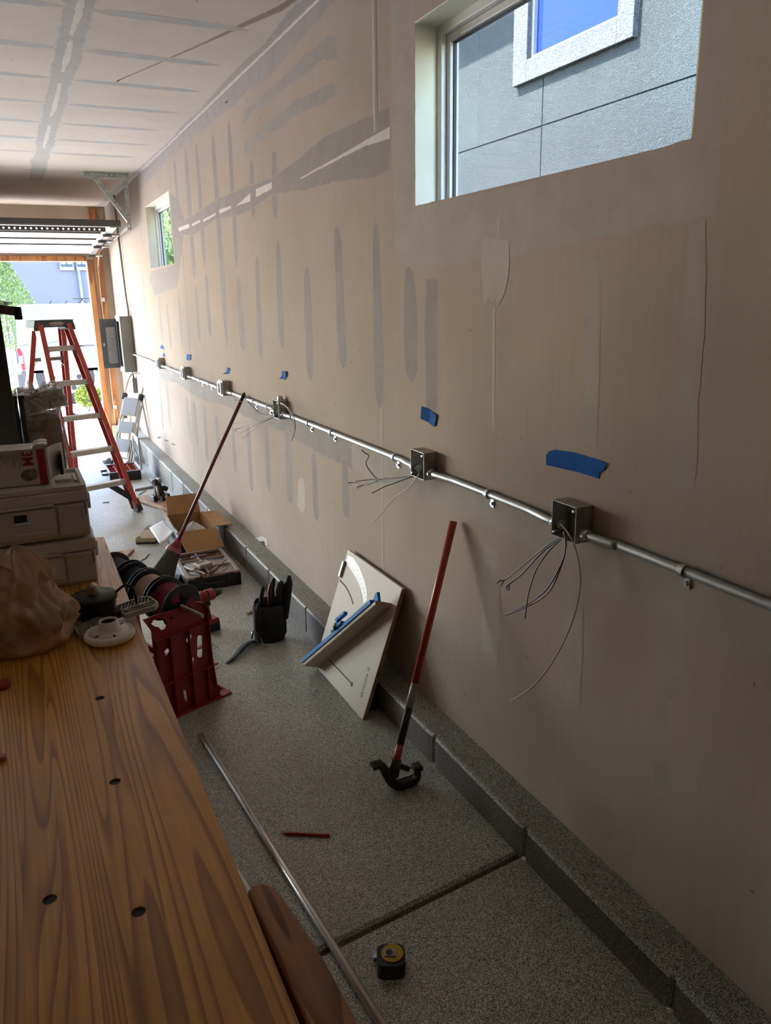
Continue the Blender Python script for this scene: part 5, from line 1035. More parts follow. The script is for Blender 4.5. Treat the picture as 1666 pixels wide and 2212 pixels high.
for i in range(len(sp_)-1):
    d0 = (sp_[min(i+1, len(sp_)-1)]-sp_[max(i-1, 0)]).normalized(); w0 = .044*(1-.75*i/len(sp_)); s0 = V3((-d0.y, d0.x, .35)).normalized()*w0
    d1 = (sp_[min(i+2, len(sp_)-1)]-sp_[i]).normalized(); w1 = .044*(1-.75*(i+1)/len(sp_)); s1 = V3((-d1.y, d1.x, .35)).normalized()*w1
    mb.add([sp_[i]-s0, sp_[i]+s0, sp_[i+1]+s1, sp_[i+1]-s1], [(0, 1, 2, 3)], None, True)
part('strap', mb, M_LEA, pt, solid=.004)
for k, (px, py) in enumerate(((544, 1378), (550, 1370), (556, 1366))): q0 = G(px, py, .03); part('metal_clip', MB().cyl(q0, q0+V3((.006, -.012, .042)), .0055, n=10), M_STEEL, pt)
part('hanging_loop', MB().tube(smoothpath([G(563, 1378, .06), G(568, 1390, .03), G(566, 1400, .01), G(578, 1396, .008)], 6), .0025, 6), mat('grey_cord', (.25, .23, .21), .6), pt)
q0 = G(545, 1323, .006); tag(part('wood_chip', MB().taper(q0-V3((.035, 0, 0)), q0+V3((.02, .012, .006)), .02, .008, .026, .020), mat('pale_wood_chip', (.36, .30, .24), .7), None, .002), 'small pale wood block on the floor behind the tool pouch', 'block')

# ------------------------------------------------------------------ crosscut jig leaning on the wall
JO = V3((-.223, 2.645, fz(2.645))); JX = V3((0, 1, 0)); JT = (V3((-.030, 2.655, .545))-JO); JH = JT.length; JZ = (JT-JX*JT.dot(JX)).normalized(); JN = JZ.cross(JX).normalized()
if JN.x > 0: JN = -JN
JM = Matrix(((JX.x, JZ.x, JN.x, JO.x), (JX.y, JZ.y, JN.y, JO.y), (JX.z, JZ.z, JN.z, JO.z), (0, 0, 0, 1)))    # local: x along the bottom edge (away), y up the board, z out of its face
def jp(px, py, h=0.0):
    d = ray(px, py); o = JO+JN*h; t = (o-CAM).dot(JN)/d.dot(JN); p = CAM+d*t-JO; return (p.dot(JX), p.dot(JZ))
c7 = lambda x, y, h=0.0: jp(460+x/3.786, 1180+y/3.786, h)
jg = thing('crosscut_jig', 'cream board jig with a blue fence leaning against the wall', 'jig', JO+JX*.28)
M_MEL = mat('cream_melamine', (.54, .465, .375), .6, var=.03, scale=4); M_PLY = mat_wood('ply_edge', (.40, .26, .15), (.26, .15, .08), 'Y', 10, .6); M_JBLUE = mat('blue_anodised', (.004, .15, .44), .6, .0, .1, spec=.2)
JW = .572
part('base_board', MB().mm((0, 0, -.018), (JW, JH, 0), JM), M_MEL, jg, .001); part('board_edge', MB().mm((-.0012, .001, -.017), (0, JH-.001, -.001), JM), M_PLY, jg)
def jflat(pts, m, nm, h=.0008, z=.0002): return part(nm, MB().prism(pts, h, JM, z0=z), m, jg)
jflat([c7(*p) for p in [(1108, 75), (1150, 95), (1200, 170), (1240, 270), (1262, 360), (1265, 440), (1230, 470), (1222, 400), (1195, 310), (1150, 220), (1095, 140), (1090, 125)]], mat('scale_strip', (.55, .53, .51), .4, var=.02), 'angle_scale')
def groove(pp, w, m, nm):
    pp = [V3((*p, 0)) for p in pp]; pp = smoothpath(pp, 6); a = []; b = []
    for i, p in enumerate(pp):
        d = (pp[min(i+1, len(pp)-1)]-pp[max(i-1, 0)]).normalized(); n = V3((-d.y, d.x, 0))*w/2; a.append((p.x+n.x, p.y+n.y)); b.append((p.x-n.x, p.y-n.y))
    return jflat(a+b[::-1], m, nm, .0006, .0004)
M_SLOT = mat('slot_brown', (.09, .045, .02), .8)
groove([c7(*p) for p in [(1045, 283), (1090, 335), (1125, 405), (1150, 475)]], .007, M_SLOT, 'arc_slot'); groove([c7(*p) for p in [(1100, 130), (1160, 215), (1205, 330), (1228, 465)]], .002, M_SLOT, 'scribed_arc')
groove([c7(*p) for p in [(950, 928), (1040, 1020), (1135, 1122)]], .006, M_SLOT, 'straight_slot'); x, y = c7(1137, 1130); jflat(circ(x, y, .010, 16), M_SLOT, 'slot_end'); x, y = c7(1045, 284); jflat(circ(x, y, .006, 12), M_SLOT, 'slot_end')
for k in range(9):
    f = k/8; x, y = c7(1150+100*f**.8, 120+300*f); jflat(circ(x, y, .0022, 8), M_SLOT, 'scale_mark', .0005, .0012)
x, y = c7(1068, 180); part('hinge_clip', MB().mm((x-.006, y-.045, 0), (x+.010, y+.035, .012), JM), M_DKSTEEL, jg, .002)
# lettering runs down the near edge
tx0 = V3((*c7(1268, 1030), 0)); tx1 = V3((*c7(1208, 1250), 0)); dd = (tx1-tx0); ang = math.atan2(dd.y, dd.x); mid = (tx0+tx1)/2; M_INK = mat('black_ink', (.015, .013, .012), .5)
text_part('lettering', 'ROCKLER', dd.length/4.9, JM @ T(mid.x, mid.y, .0006) @ rotz(ang) @ Matrix.Diagonal((1, -1, 1, 1)), M_INK, jg, .0003)
x, y = c7(1272, 1003); part('logo_mark', MB().mm((-.008, -.008, 0), (.008, .008, .0009), JM @ T(x, y, 0) @ rotz(ang)), M_INK, jg)
# fence
f0 = V3((*c7(868, 985), 0)); f1 = V3((*c7(1458, 500), 0)); fd = (f1-f0).normalized(); fa = math.atan2(fd.y, fd.x); FL = (f1-f0).length; FM = JM @ T(f0) @ rotz(fa)
s_ = 1 if (FM.to_3x3() @ V3((0, 1, 0))).z > 0 else -1
FD = .075
part('fence_board', MB().mm((-.012, 0, .0), (FL+.004, s_*.018, FD), FM), M_MEL, jg, .001); part('fence_edge', MB().mm((-.012, s_*.0015, FD), (FL+.004, s_*.0165, FD+.0012), FM), M_PLY, jg)
part('fence_end', MB().mm((FL+.004, s_*.001, .001), (FL+.0052, s_*.017, FD-.001), FM), M_PLY, jg)
part('fence_track', MB().mm((-.014, s_*.018, FD-.030), (FL-.03, s_*.038, FD+.006), FM), M_JBLUE, jg, .001); part('track_slot', MB().mm((-.0145, s_*.038, FD-.016), (FL-.03, s_*.0386, FD-.008), FM), mat('slot_navy', (.008, .03, .10), .6), jg)
part('end_stop', MB().prism([(FL-.075, 0), (FL+.0, 0), (FL+.0, .045), (FL-.015, .045)], .014, FM @ T(0, s_*.018, FD-.028) @ Matrix(((1, 0, 0, 0), (0, s_, 0, 0), (0, 0, 1, 0), (0, 0, 0, 1)))), M_JBLUE, jg, .001)
q = FL*.48; part('flip_stop', MB().mm((q, s_*.038, FD-.026), (q+.075, s_*.052, FD+.014), FM).mm((q, s_*.052, FD-.020), (q+.018, s_*.095, FD+.0), FM).mm((q, s_*.080, FD-.020), (q+.085, s_*.095, FD+.0), FM), M_JBLUE, jg, .002)
part('knob', MB().cyl(FM @ V3((q-.01, s_*.052, FD-.01)), FM @ V3((q-.045, s_*.052, FD-.01)), .010, .012, 10), M_BLACK, jg); part('knob', MB().lathe([(0, 0), (.012, 0), (.014, .006), (.012, .012), (0, .013)], FM @ T(q+.02, s_*.05, FD+.006), 12), M_BLACK, jg)
tag(part('caster_block', MB().mm((-.13, 2.70, fz(2.7)), (-.16, 2.76, fz(2.7)+.03)).cyl((-.15, 2.75, fz(2.7)+.035), (-.125, 2.75, fz(2.7)+.035), .022), M_BLACKM), 'small dark block hidden behind the leaning jig', 'block')

# ------------------------------------------------------------------ conduit bender
e1 = W(980, 1126, -.024); e0 = ony(853, 1658, 2.145); bd = thing('conduit_bender', 'hand conduit bender with orange handle leaning on the wall', 'bender', (e0.x, e0.y, fz(2.14)))
ax = (e1-e0).normalized(); LL = (e1-e0).length
def seg(a, b, r, m, nm): return part(nm, MB().cyl(e0+ax*LL*a, e0+ax*LL*b, r, r, 18), m, bd)
M_ORG = mat('orange_paint', (.42, .050, .015), .35, var=.12, scale=12)
def tv(px, py): d = ray(px, py); n = ax.cross(FWD).cross(ax); return max(0, min(1, ((CAM + d*((e0-CAM).dot(n)/d.dot(n)))-e0).dot(ax)/LL))
t1, t2, t3 = tv(895, 1474), tv(881, 1526), tv(868, 1608)
seg(t1, 1.0, .0135, M_ORG, 'handle'); seg(t2, t1, .0132, mat('worn_steel', (.33, .30, .27), .5, .6, .2, 40), 'bare_section'); seg(t3, t2, .0136, mat('black_label', (.02, .018, .016), .5, var=.5, scale=30), 'label_band'); seg(0.0, t3, .0135, M_ORG, 'lower_section')
M_IRON = mat('cast_iron', (.050, .042, .035), .55, .5, .3, 30, bmp=.4, bscale=120)
hp = [ony(px, py, 2.145) for px, py in ((806, 1656), (815, 1651), (826, 1656), (836, 1672), (846, 1688), (862, 1698), (880, 1698), (894, 1690), (902, 1676), (901, 1663), (907, 1655))]
hp = [V3((p.x, p.y, max(p.z, fz(2.14)+.014))) for p in hp]; sm = smoothpath(hp, 5); n = len(sm)
part('shoe', MB().tube(sm, [.008+.010*math.sin(math.pi*min(1, (i+6)/(n+8))) for i in range(n)], 12), M_IRON, bd)
part('shoe_rib', MB().tube([p+V3((0, -.012, .012)) for p in sm[8:-10]], .007, 8), M_IRON, bd); part('shoe_rib', MB().tube([p+V3((0, .014, .010)) for p in sm[8:-10]], .007, 8), M_IRON, bd)
part('hub', MB().cyl(e0-ax*.030, e0+ax*.030, .021, .019, 14), M_IRON, bd); q1 = ony(853, 1650, 2.145); q2 = ony(884, 1662, 2.145); part('web', MB().beam(q1, q2, .012, .018), M_IRON, bd, .003)
q3 = ony(846, 1682, 2.145); part('web', MB().beam(e0, q3+V3((0, 0, .004)), .020, .026), M_IRON, bd, .004); part('foot_peg', MB().mm((hp[0].x-.006, 2.125, hp[0].z-.006), (hp[2].x, 2.165, hp[0].z+.010)), M_IRON, bd, .004); q4 = hp[-1]; part('hook', MB().mm((q4.x-.03, 2.125, q4.z-.010), (q4.x+.006, 2.165, q4.z+.010)), M_IRON, bd, .005)

# ------------------------------------------------------------------ pencil, tape measure, loose conduit, scraps
a = G(607, 1800, .005); b = G(713, 1805, .005); ax = (b-a).normalized(); pn = thing('carpenter_pencil', 'red carpenter pencil lying on the speckled floor', 'pencil', (a+b)/2-V3((0, 0, .005)))
part('shaft', MB().cyl(a+ax*.018, b, .0062, n=6, smooth=False), mat('red_lacquer', (.34, .025, .025), .35, var=.15), pn); part('cone', MB().cyl(a+ax*.006, a+ax*.018, .0022, .006, 8), mat('bare_wood', (.40, .24, .13), .6), pn); part('lead', MB().cyl(a, a+ax*.006, .0006, .0022, 6), M_INK, pn)
part('imprint', MB().beam(a+ax*.06+V3((0, 0, .0058)), a+ax*.15+V3((0, 0, .0058)), .003, .0006), mat('gold_print', (.35, .22, .08), .4, .5, .6, 200), pn)
c = G(845, 2072, .03); tm = thing('tape_measure', 'black and yellow tape measure lying on the floor', 'tape measure', (c.x, c.y, fz(c.y)))
QM = T(c.x, c.y, fz(c.y)) @ rotz(math.radians(-24)); ol = rrect(-.037, -.036, .037, .036, .020); ol = [(x, y) for x, y in ol]
part('case', MB().prism(ol, .044, QM), mat('black_rubber_case', (.012, .012, .012), .55, bmp=.3), tm, .006, seg=3)
part('face_disc', MB().prism(circ(.004, .004, .029, 28), .003, QM @ T(0, 0, .044)), mat('yellow_abs', (.55, .36, .02), .35), tm, .001)
k_ = part('belt_clip', MB().mm((-.018, -.010, .047), (.012, .016, .0505), QM), M_DKSTEEL, tm, .002); part('clip_pad', MB().prism(circ(-.004, .002, .009, 16), .001, QM @ T(0, 0, .0505)), M_BLACK, k_)
part('hook', MB().mm((-.046, .020, .002), (-.036, .034, .016), QM), M_STEEL, tm, .001)
a = G(435, 1588, CR); b = G(826, 2214, CR); d = (b-a).normalized(); tag(part('loose_conduit', MB().cyl(a, b+d*.55, CR, n=16), M_EMT2), 'long loose conduit tube lying on the floor along the bench', 'conduit')
a = G(475, 1827, CR); b = G(531, 1916, CR); d = (b-a).normalized(); tag(part('loose_conduit', MB().cyl(a-d*.9, b+d*.9, CR, n=16), M_EMT2), 'second loose conduit tube half hidden under the bench', 'conduit')
a, b, c2 = G(256, 1196), G(291, 1190), G(262, 1217); pz = V3((0, 0, .018))
mb = MB().add([a-V3((.10, 0, 0)), c2-V3((.10, 0, 0)), c2, b, a-V3((.10, 0, 0))+pz, c2-V3((.10, 0, 0))+pz, c2+pz, b+pz], [(3, 2, 1, 0), (4, 5, 6, 7), (0, 1, 5, 4), (1, 2, 6, 5), (2, 3, 7, 6), (3, 0, 4, 7)]); tag(part('wood_offcut', mb, M_PLANK), 'wedge shaped wood offcut on the floor beside the bench end', 'offcut')
for pts, lb in ((((305, 1211), (314, 1206), (322, 1197)), 'curved black wire scrap left of the broom'), (((300, 1069), (307, 1064), (316, 1060)), 'curved black wire scrap beside the boards'), (((222, 1086), (229, 1085), (236, 1085)), 'short black wire scrap by the grey cases')):
    tag(part('wire_scrap', MB().tube(smoothpath([G(px, py, .004) for px, py in pts], 6), .0035, 6), M_WIREK), lb, 'wire scrap', 'wire scraps on the floor')
# ================================================================== red fibreglass step ladder
lc = V3((-1.018, 7.359, 0)); th = .373; LU = V3((math.cos(th), math.sin(th), 0)); LV = V3((math.sin(th), -math.cos(th), 0)); H0 = 1.639+fz(7.359)
lad = thing('step_ladder', 'red fibreglass step ladder with aluminium steps and a dark top cap', 'ladder', (lc.x, lc.y, fz(7.36)))
M_FRP = mat('red_fibreglass', (.42, .055, .040), .45, var=.12, scale=10); M_LALU = mat('ladder_aluminium', (.50, .47, .42), .42, .55, .08, 20); M_CAP = mat('grey_green_cap', (.055, .075, .072), .5)
def gp(p): return V3((p.x, p.y, fz(p.y)))
tops = {'B': lc-LU*.1375+LV*.05, 'D': lc+LU*.1375+LV*.05, 'A': lc-LU*.1375-LV*.06, 'C': lc+LU*.1375-LV*.06}
feet = {'B': gp(lc-LU*.273+LV*.666), 'D': gp(lc+LU*.273+LV*.666), 'A': gp(lc-LU*.285-LV*.503), 'C': gp(lc+LU*.285-LV*.503)}
for k in tops: tops[k] = V3((tops[k].x, tops[k].y, H0-.03))
def rail(k, w, d):
    p, q = feet[k], tops[k]; ax = (q-p).normalized(); s_ = LU*(-1 if k in 'AB' else 1); mb = MB()
    up = (LV - ax*LV.dot(ax)).normalized(); M_ = frame(p+ax*.04, ax, up); Lr = (q-p).length-.04; y_ = M_.inverted().to_3x3() @ s_; sg = 1 if y_.y > 0 else -1
    mb.mm((0, sg*0, -w/2), (Lr, sg*.006, w/2), M_).mm((0, sg*0, w/2-.006), (Lr, -sg*d, w/2), M_).mm((0, sg*0, -w/2), (Lr, -sg*d, -w/2+.006), M_)
    r_ = part('side_rail', mb, M_FRP, lad, .001); return r_
for k in 'ABCD': rail(k, .086 if k in 'BD' else .064, .036)
for k in 'ABCD':
    p, q = feet[k], tops[k]; ax = (q-p).normalized(); part('foot', MB().taper(p, p+ax*.115, .052, .095, .044, .078, LV), M_BLACKM, lad, .004)
nst = 5
for i in range(nst):
    t = (.29*(i+1))/(H0+.085); a = feet['B']+(tops['B']-feet['B'])*t; b = feet['D']+(tops['D']-feet['D'])*t
    st_ = part('step', MB().beam(a+LU*.012+V3((0, 0, .0)), b-LU*.012, .078, .006).beam(a+LU*.012+LV*.037-V3((0, 0, .018)), b-LU*.012+LV*.037-V3((0, 0, .018)), .005, .040).beam(a+LU*.012-LV*.037-V3((0, 0, .012)), b-LU*.012-LV*.037-V3((0, 0, .012)), .005, .030), M_LALU, lad, .001)
    for e_, sg in ((a, 1), (b, -1)): part('step_bracket', MB().beam(e_+LU*sg*.05+LV*.03-V3((0, 0, .03)), e_+LU*sg*.012+LV*.05-V3((0, 0, .10)), .014, .004), M_LALU, st_); part('rivet', MB().cyl(e_+LU*sg*.06+LV*.040-V3((0, 0, .015)), e_+LU*sg*.06+LV*.043-V3((0, 0, .015)), .006, n=8), M_STEEL, st_)
for f in (.82, .56, .30, .12):
    a = feet['A']+(tops['A']-feet['A'])*f; b = feet['C']+(tops['C']-feet['C'])*f
    hb = part('rear_brace', MB().beam(a, b, .030, .028), mat('brace_grey', (.22, .22, .19), .5, .5), lad)
    if f in (.82, .30):
        for e_, sg in ((a, 1), (b, -1)): part('corner_brace', MB().beam(e_+LU*sg*.075-V3((0, 0, .005)), e_+LU*sg*.008-V3((0, 0, .085)), .012, .004), M_LALU, hb)
for k, kk in (('B', 'A'), ('D', 'C')):
    a = feet[k]+(tops[k]-feet[k])*.5; b = feet[kk]+(tops[kk]-feet[kk])*.5; part('spreader', MB().beam(a, (a+b)/2+V3((0, 0, -.012)), .004, .022).beam((a+b)/2+V3((0, 0, -.012)), b, .004, .022), mat('spreader_steel', (.18, .18, .17), .5, .6), lad)
p, q = feet['D'], tops['D']; ax = (q-p).normalized(); part('foot_brace', MB().beam(p+ax*.12-LU*.01, p+ax*.285-LU*.17, .018, .05), M_BLACKM, lad, .003)
p, q = feet['B'], tops['B']; part('side_label', MB().beam(p+(q-p)*.63+LV*.0445+LU*.020, p+(q-p)*.80+LV*.0445+LU*.020, .026, .0015, LV), mat('label_grey', (.34, .33, .31), .6, var=.3, scale=80), lad); part('side_label', MB().beam(p+(q-p)*.82+LV*.0445+LU*.020, p+(q-p)*.95+LV*.0445+LU*.020, .026, .0015, LV), mat('label_pale', (.34, .29, .25), .6, var=.3, scale=60), lad)
CM = frame(V3((lc.x, lc.y, H0-.045)), LU, (0, 0, 1))            # x across, y rearwards
part('top_cap', MB().prism([(-.180, 0), (-.165, .052), (.165, .052), (.180, 0), (.180, -.025), (.115, -.025), (.085, .0), (-.085, .0), (-.115, -.025), (-.180, -.025)], .16, CM @ Matrix(((1, 0, 0, 0), (0, 0, 1, -.08), (0, 1, 0, 0), (0, 0, 0, 1)))), M_CAP, lad, .004)
part('cap_top', MB().mm((-.168, -.085, .052), (.168, .085, .060), CM), mat('cap_green_top', (.045, .10, .075), .5), lad, .003)
FCM = CM @ Matrix(((1, 0, 0, .02), (0, 0, -1, -.0805), (0, 1, 0, .028), (0, 0, 0, 1)))
lg = part('logo_oval', MB().prism(circ(0, 0, .064, 32, .0165), .0015, FCM), mat('logo_white', (.55, .50, .46), .5), lad); part('logo_inner', MB().prism(circ(0, 0, .056, 32, .0125), .0008, FCM @ T(0, 0, .0015)), mat('logo_dark', (.10, .035, .030), .5), lg)
text_part('lettering', 'WERNER', .020, FCM @ T(0, 0, .0026), mat('logo_letter', (.60, .56, .52), .5), lg, .0004, bold=.0006, sx=1.15)

# ================================================================== folded aluminium step stool leaning on the wall
s0 = G(258, 1003); s1 = W(297, 806, -.03); so_ = thing('step_stool', 'folded aluminium step stool leaning in the corner below the panel', 'step stool', s0)
ax = (s1-s0).normalized(); wd = V3((.80, -.60, 0)); wd = (wd-ax*wd.dot(ax)).normalized(); nn = wd.cross(ax); SL = (s1-s0).length
SB = Matrix(((wd.x, ax.x, nn.x, s0.x), (wd.y, ax.y, nn.y, s0.y), (wd.z, ax.z, nn.z, s0.z), (0, 0, 0, 1)))
if (SB.to_3x3() @ V3((0, 0, 1))).y > 0: SB = SB @ Matrix.Diagonal((-1, 1, -1, 1))
hw = .105
for x in (-hw, hw): part('front_rail', MB().mm((x-.010, 0, -.012), (x+.010, SL*.78, .012), SB), M_LALU, so_, .002); part('rear_rail', MB().mm((x-.008+.010, 0, -.05), (x+.008+.010, SL*.70, -.03), SB), M_LALU, so_, .002)
part('handle_loop', MB().tube(smoothpath([SB @ V3((-hw, SL*.74, 0)), SB @ V3((-hw, SL*.88, 0)), SB @ V3((-hw*.7, SL*.98, 0)), SB @ V3((0, SL, 0)), SB @ V3((hw*.7, SL*.98, 0)), SB @ V3((hw, SL*.88, 0)), SB @ V3((hw, SL*.74, 0))], 6), .011, 10), M_LALU, so_)
for x in (-hw, hw): part('hinge_cap', MB().mm((x-.022, SL*.70, -.03), (x+.022, SL*.77, .022), SB), M_BLACKM, so_, .004); part('foot', MB().mm((x-.014, -.005, -.016), (x+.014, .04, .016), SB), M_BLACKM, so_, .003)
M_TREAD = mat('pale_blue_tread', (.40, .45, .52), .4, .3, .05)
for f0_, f1_ in ((.53, .72), (.34, .46), (.14, .27)): part('tread', MB().mm((-hw+.012, SL*f0_, .006), (hw-.012, SL*f1_, .026), SB), M_TREAD, so_, .004); part('tread_lip', MB().mm((-hw+.010, SL*f0_-.008, .004), (hw-.010, SL*f0_, .030), SB), M_LALU, so_)
part('cross_bar', MB().mm((-hw, SL*.06, -.006), (hw, SL*.075, .006), SB), M_LALU, so_)
g0 = G(289, 1003); g1 = W(306, 864, -.014); tag(part('green_board', MB().beam(g0+V3((.03, .14, 0)), g1+V3((0, .12, 0)), .11, .02, (1, 0, 0)), mat('green_board', (.05, .16, .10), .6, var=.15), None, .002), 'narrow green board leaning behind the step stool', 'board')
g0 = G(303, 1026); tag(part('pale_board', MB().beam(G(276, 1006, 0)+V3((.03, .22, 0)), W(285, 900, -.05)+V3((0, .10, 0)), .10, .016, (1, 0, 0)), M_PLANK, None, .001), 'pale wood board leaning behind the step stool legs', 'board')
# ------------------------------------------------------------------ open black organiser with its clear lid up, orange bins
TX0, TX1, TY0, TY1 = -.60, -.285, 8.26, 8.70; z0 = fz(8.26)-.004; tz = z0+.105
to = thing('open_organiser', 'open black organiser with orange bins and a raised clear lid', 'organiser', (-.44, 8.5, z0-.006))
mb = MB().mm((TX0, TY0, z0-.004), (TX1, TY1, z0+.012)).mm((TX0, TY0, z0), (TX1, TY0+.012, tz)).mm((TX0, TY1-.012, z0), (TX1, TY1, tz)).mm((TX0, TY0, z0), (TX0+.012, TY1, tz)).mm((TX1-.012, TY0, z0), (TX1, TY1, tz)); part('case_shell', mb, M_BLACK, to, .004)
M_ORB = mat('orange_bin', (.42, .085, .025), .4, var=.15); M_REDB = mat('red_bin', (.34, .035, .035), .4, var=.2)
for i in range(4):
    for j in range(3):
        xa = TX0+.016+(TX1-TX0-.032)/4*i; xb = xa+(TX1-TX0-.032)/4-.004; ya = TY0+.016+(TY1-TY0-.032)/3*j; yb = ya+(TY1-TY0-.032)/3-.004
        part('bin', MB().mm((xa, ya, z0+.014), (xb, yb, z0+.05)).mm((xa, ya, z0+.05), (xa+.003, yb, tz-.006)).mm((xb-.003, ya, z0+.05), (xb, yb, tz-.006)).mm((xa, ya, z0+.05), (xb, ya+.003, tz-.006)).mm((xa, yb-.003, z0+.05), (xb, yb, tz-.006)), M_REDB if i == 0 else M_ORB, to)
part('case_rim', MB().prism(rrect(TX0-.004, TY0-.004, TX1+.004, TY1+.004, .012), .008, T(0, 0, tz-.004), [rrect(TX0+.012, TY0+.012, TX1-.012, TY1-.012, .008)]), mat('rim_pale', (.34, .30, .30), .4), to, .001)
part('carry_handle', MB().tube(smoothpath([(TX0, TY0+.10, z0+.07), (TX0-.055, TY0+.11, z0+.07), (TX0-.060, TY0+.20, z0+.07), (TX0-.055, TY0+.30, z0+.07), (TX0, TY0+.31, z0+.07)], 6), .012, 8), M_BLACK, to)
part('clear_lid', MB().mm((TX1+.004, TY0+.01, tz), (TX1+.010, TY1-.01, tz+.33)), mat_glass('clear_lid', (.88, .92, .97), .18), to); part('lid_frame', MB().prism(rrect(TY0+.002, 0, TY1-.002, .34, .02), .016, Matrix(((0, 0, 1, TX1+.0), (1, 0, 0, 0), (0, 1, 0, tz-.004), (0, 0, 0, 1))), [rrect(TY0+.026, .022, TY1-.026, .318, .015)]), mat('lid_frame_clear', (.40, .36, .36), .3), to, .002)
for f in (.35, .68): part('lid_rib', MB().mm((TX1+.003, TY0+f*(TY1-TY0)-.005, tz+.02), (TX1+.013, TY0+f*(TY1-TY0)+.005, tz+.32)), mat('lid_rib_clear', (.45, .45, .48), .3), to)
k = G(242, 998); tag(part('work_gloves', MB().grid(lambda u, v: V3((k.x-.10+.20*u, k.y-.10+.22*v, fz(k.y)+.004+.05*math.sin(math.pi*u)*math.sin(math.pi*v)*(.7+.6*nz((u*5, v*5, 1)))+.01*nz((u*11, v*9, 3)))), 14, 14), mat('dark_cloth', (.025, .028, .032), .85, var=.3, bmp=.5), None, solid=.004), 'dark crumpled gloves on the floor behind the open organiser', 'gloves')
# ------------------------------------------------------------------ boards with a black tool on them
bo = G(366, 1108); bu = V3((-.324, .946, 0)).normalized(); bv = V3((.946, .324, 0)); 
for h_, o_, lb in ((.0, V3((.0, .03, 0)), 'lower of two wooden boards on the floor by the ladder foot'), (.0175, V3((0, 0, 0)), 'upper of two wooden boards on the floor by the ladder foot')):
    QM = frame(V3((bo.x, bo.y, fz(bo.y)))+o_, bu, (0, SLOPE, 1)); tag(part('wood_board', MB().mm((0, -.15, h_+.0005), (.62, 0, h_+.017), QM), M_PLANK, None, .001), lb, 'board', 'boards by the ladder foot')
k = G(347, 1082, .033); bt_ = thing('pipe_tool', 'black clamp shaped tool standing on the wooden boards', 'tool', k); KM = T(k) @ rotz(.25)
part('base_jaw', MB().mm((-.075, -.03, 0), (-.025, .06, .060), KM), M_BLACK, bt_, .006); part('base_jaw', MB().mm((.0, -.05, 0), (.075, .05, .065), KM), M_BLACK, bt_, .006); part('column', MB().taper(KM @ V3((0, .01, .05)), KM @ V3((-.012, .01, .175)), .09, .10, .055, .06, (0, 1, 0)), M_BLACKM, bt_, .008); part('shaft', MB().cyl(KM @ V3((-.03, -.045, .02)), KM @ V3((-.035, -.03, .15)), .010, n=12), M_DKSTEEL, bt_)
part('side_knob', MB().cyl(KM @ V3((.03, .0, .12)), KM @ V3((.07, .0, .10)), .024, n=14), M_BLACK, bt_); part('head', MB().cyl(KM @ V3((-.05, .0, .175)), KM @ V3((.02, .02, .185)), .026, n=14), M_BLACK, bt_); part('head_cap', MB().mm((-.012, -.02, .178), (.022, .03, .212), KM), M_DKSTEEL, bt_, .005); part('label', MB().mm((.020, -.0515, .035), (.050, -.050, .058), KM), M_WHITE, bt_); part('bright_edge', MB().cyl(KM @ V3((-.05, -.04, .008)), KM @ V3((-.01, -.05, .008)), .007, n=8), M_STEEL, bt_)
a, b = G(290, 1058, .012), G(332, 1051, .012); tag(part('conduit_offcut', MB().cyl(a, b, .0118, n=12), M_EMT), 'short conduit offcut on the floor behind the boards', 'conduit'); a, b = G(324, 1035, .012), G(336, 1048, .012); tag(part('conduit_offcut', MB().cyl(a, b, .0118, n=12), M_EMT), 'shorter conduit offcut beside the concrete stem', 'conduit')

# ================================================================== white van outside
VX0, VX1, VY, VZ = -1.215, 4.3, 16.6, -.27
vn = thing('white_van', 'white delivery van parked across the driveway outside', 'van', (1.4, 17.5, VZ))
M_VAN = mat('van_white_paint', (.135, .138, .142), .3, var=.02, coat=.5); M_VGR = mat('van_grey_cladding', (.035, .035, .038), .6); M_TYRE = mat('tyre_rubber', (.015, .015, .016), .7); M_TAIL = mat('tail_light_red', (.22, .004, .012), .3)
ze = lambda px, py: ony(px, py, VY).z; xv = lambda px, py: ony(px, py, VY).x
zt_, zr, zc, zs_ = ze(100, 657), ze(100, 745), ze(100, 800), ze(100, 842); wx, wz = xv(143, 815), ze(143, 815); wr = wz-VZ
body = [(VX0, zs_), (VX0-.02, zc), (VX0+.0, zr), (VX0+.06, zt_-.08), (VX0+.14, zt_), (VX1-1.2, zt_), (VX1-.5, zr+.15), (VX1, zc+.1), (VX1, zs_)]
VM = Matrix(((1, 0, 0, 0), (0, 0, 1, VY), (0, 1, 0, 0), (0, 0, 0, 1)))
arch = lambda cx: circ(cx, wz, wr*1.22, 20, a0=math.pi, a1=0, end=True)
lowb = [(VX0, zs_)] + [(x, max(z, zs_)) for x, z in arch(wx)] + [(x, max(z, zs_)) for x, z in arch(wx+3.2)] + [(VX1, zs_)] + [(VX1, zc), (VX0-.02, zc)]
part('van_body', MB().prism([(VX0-.02, zc), (VX0, zr), (VX0+.06, zt_-.08), (VX0+.14, zt_), (VX1-1.2, zt_), (VX1-.5, zr+.15), (VX1, zc+.1), (VX1, zc)], 1.9, VM), M_VAN, vn, .03, seg=3)
part('side_skirt', MB().prism(lowb, 1.86, VM @ T(0, 0, .02)), M_VGR, vn); part('wheel_arch', MB().prism(circ(wx, wz, wr*1.30, 24, a0=math.radians(195), a1=math.radians(-15), end=True)+circ(wx, wz, wr*1.16, 24, a0=math.radians(-15), a1=math.radians(195), end=True), .06, VM @ T(0, 0, -.02)), mat('arch_grey', (.11, .11, .11), .6), vn)
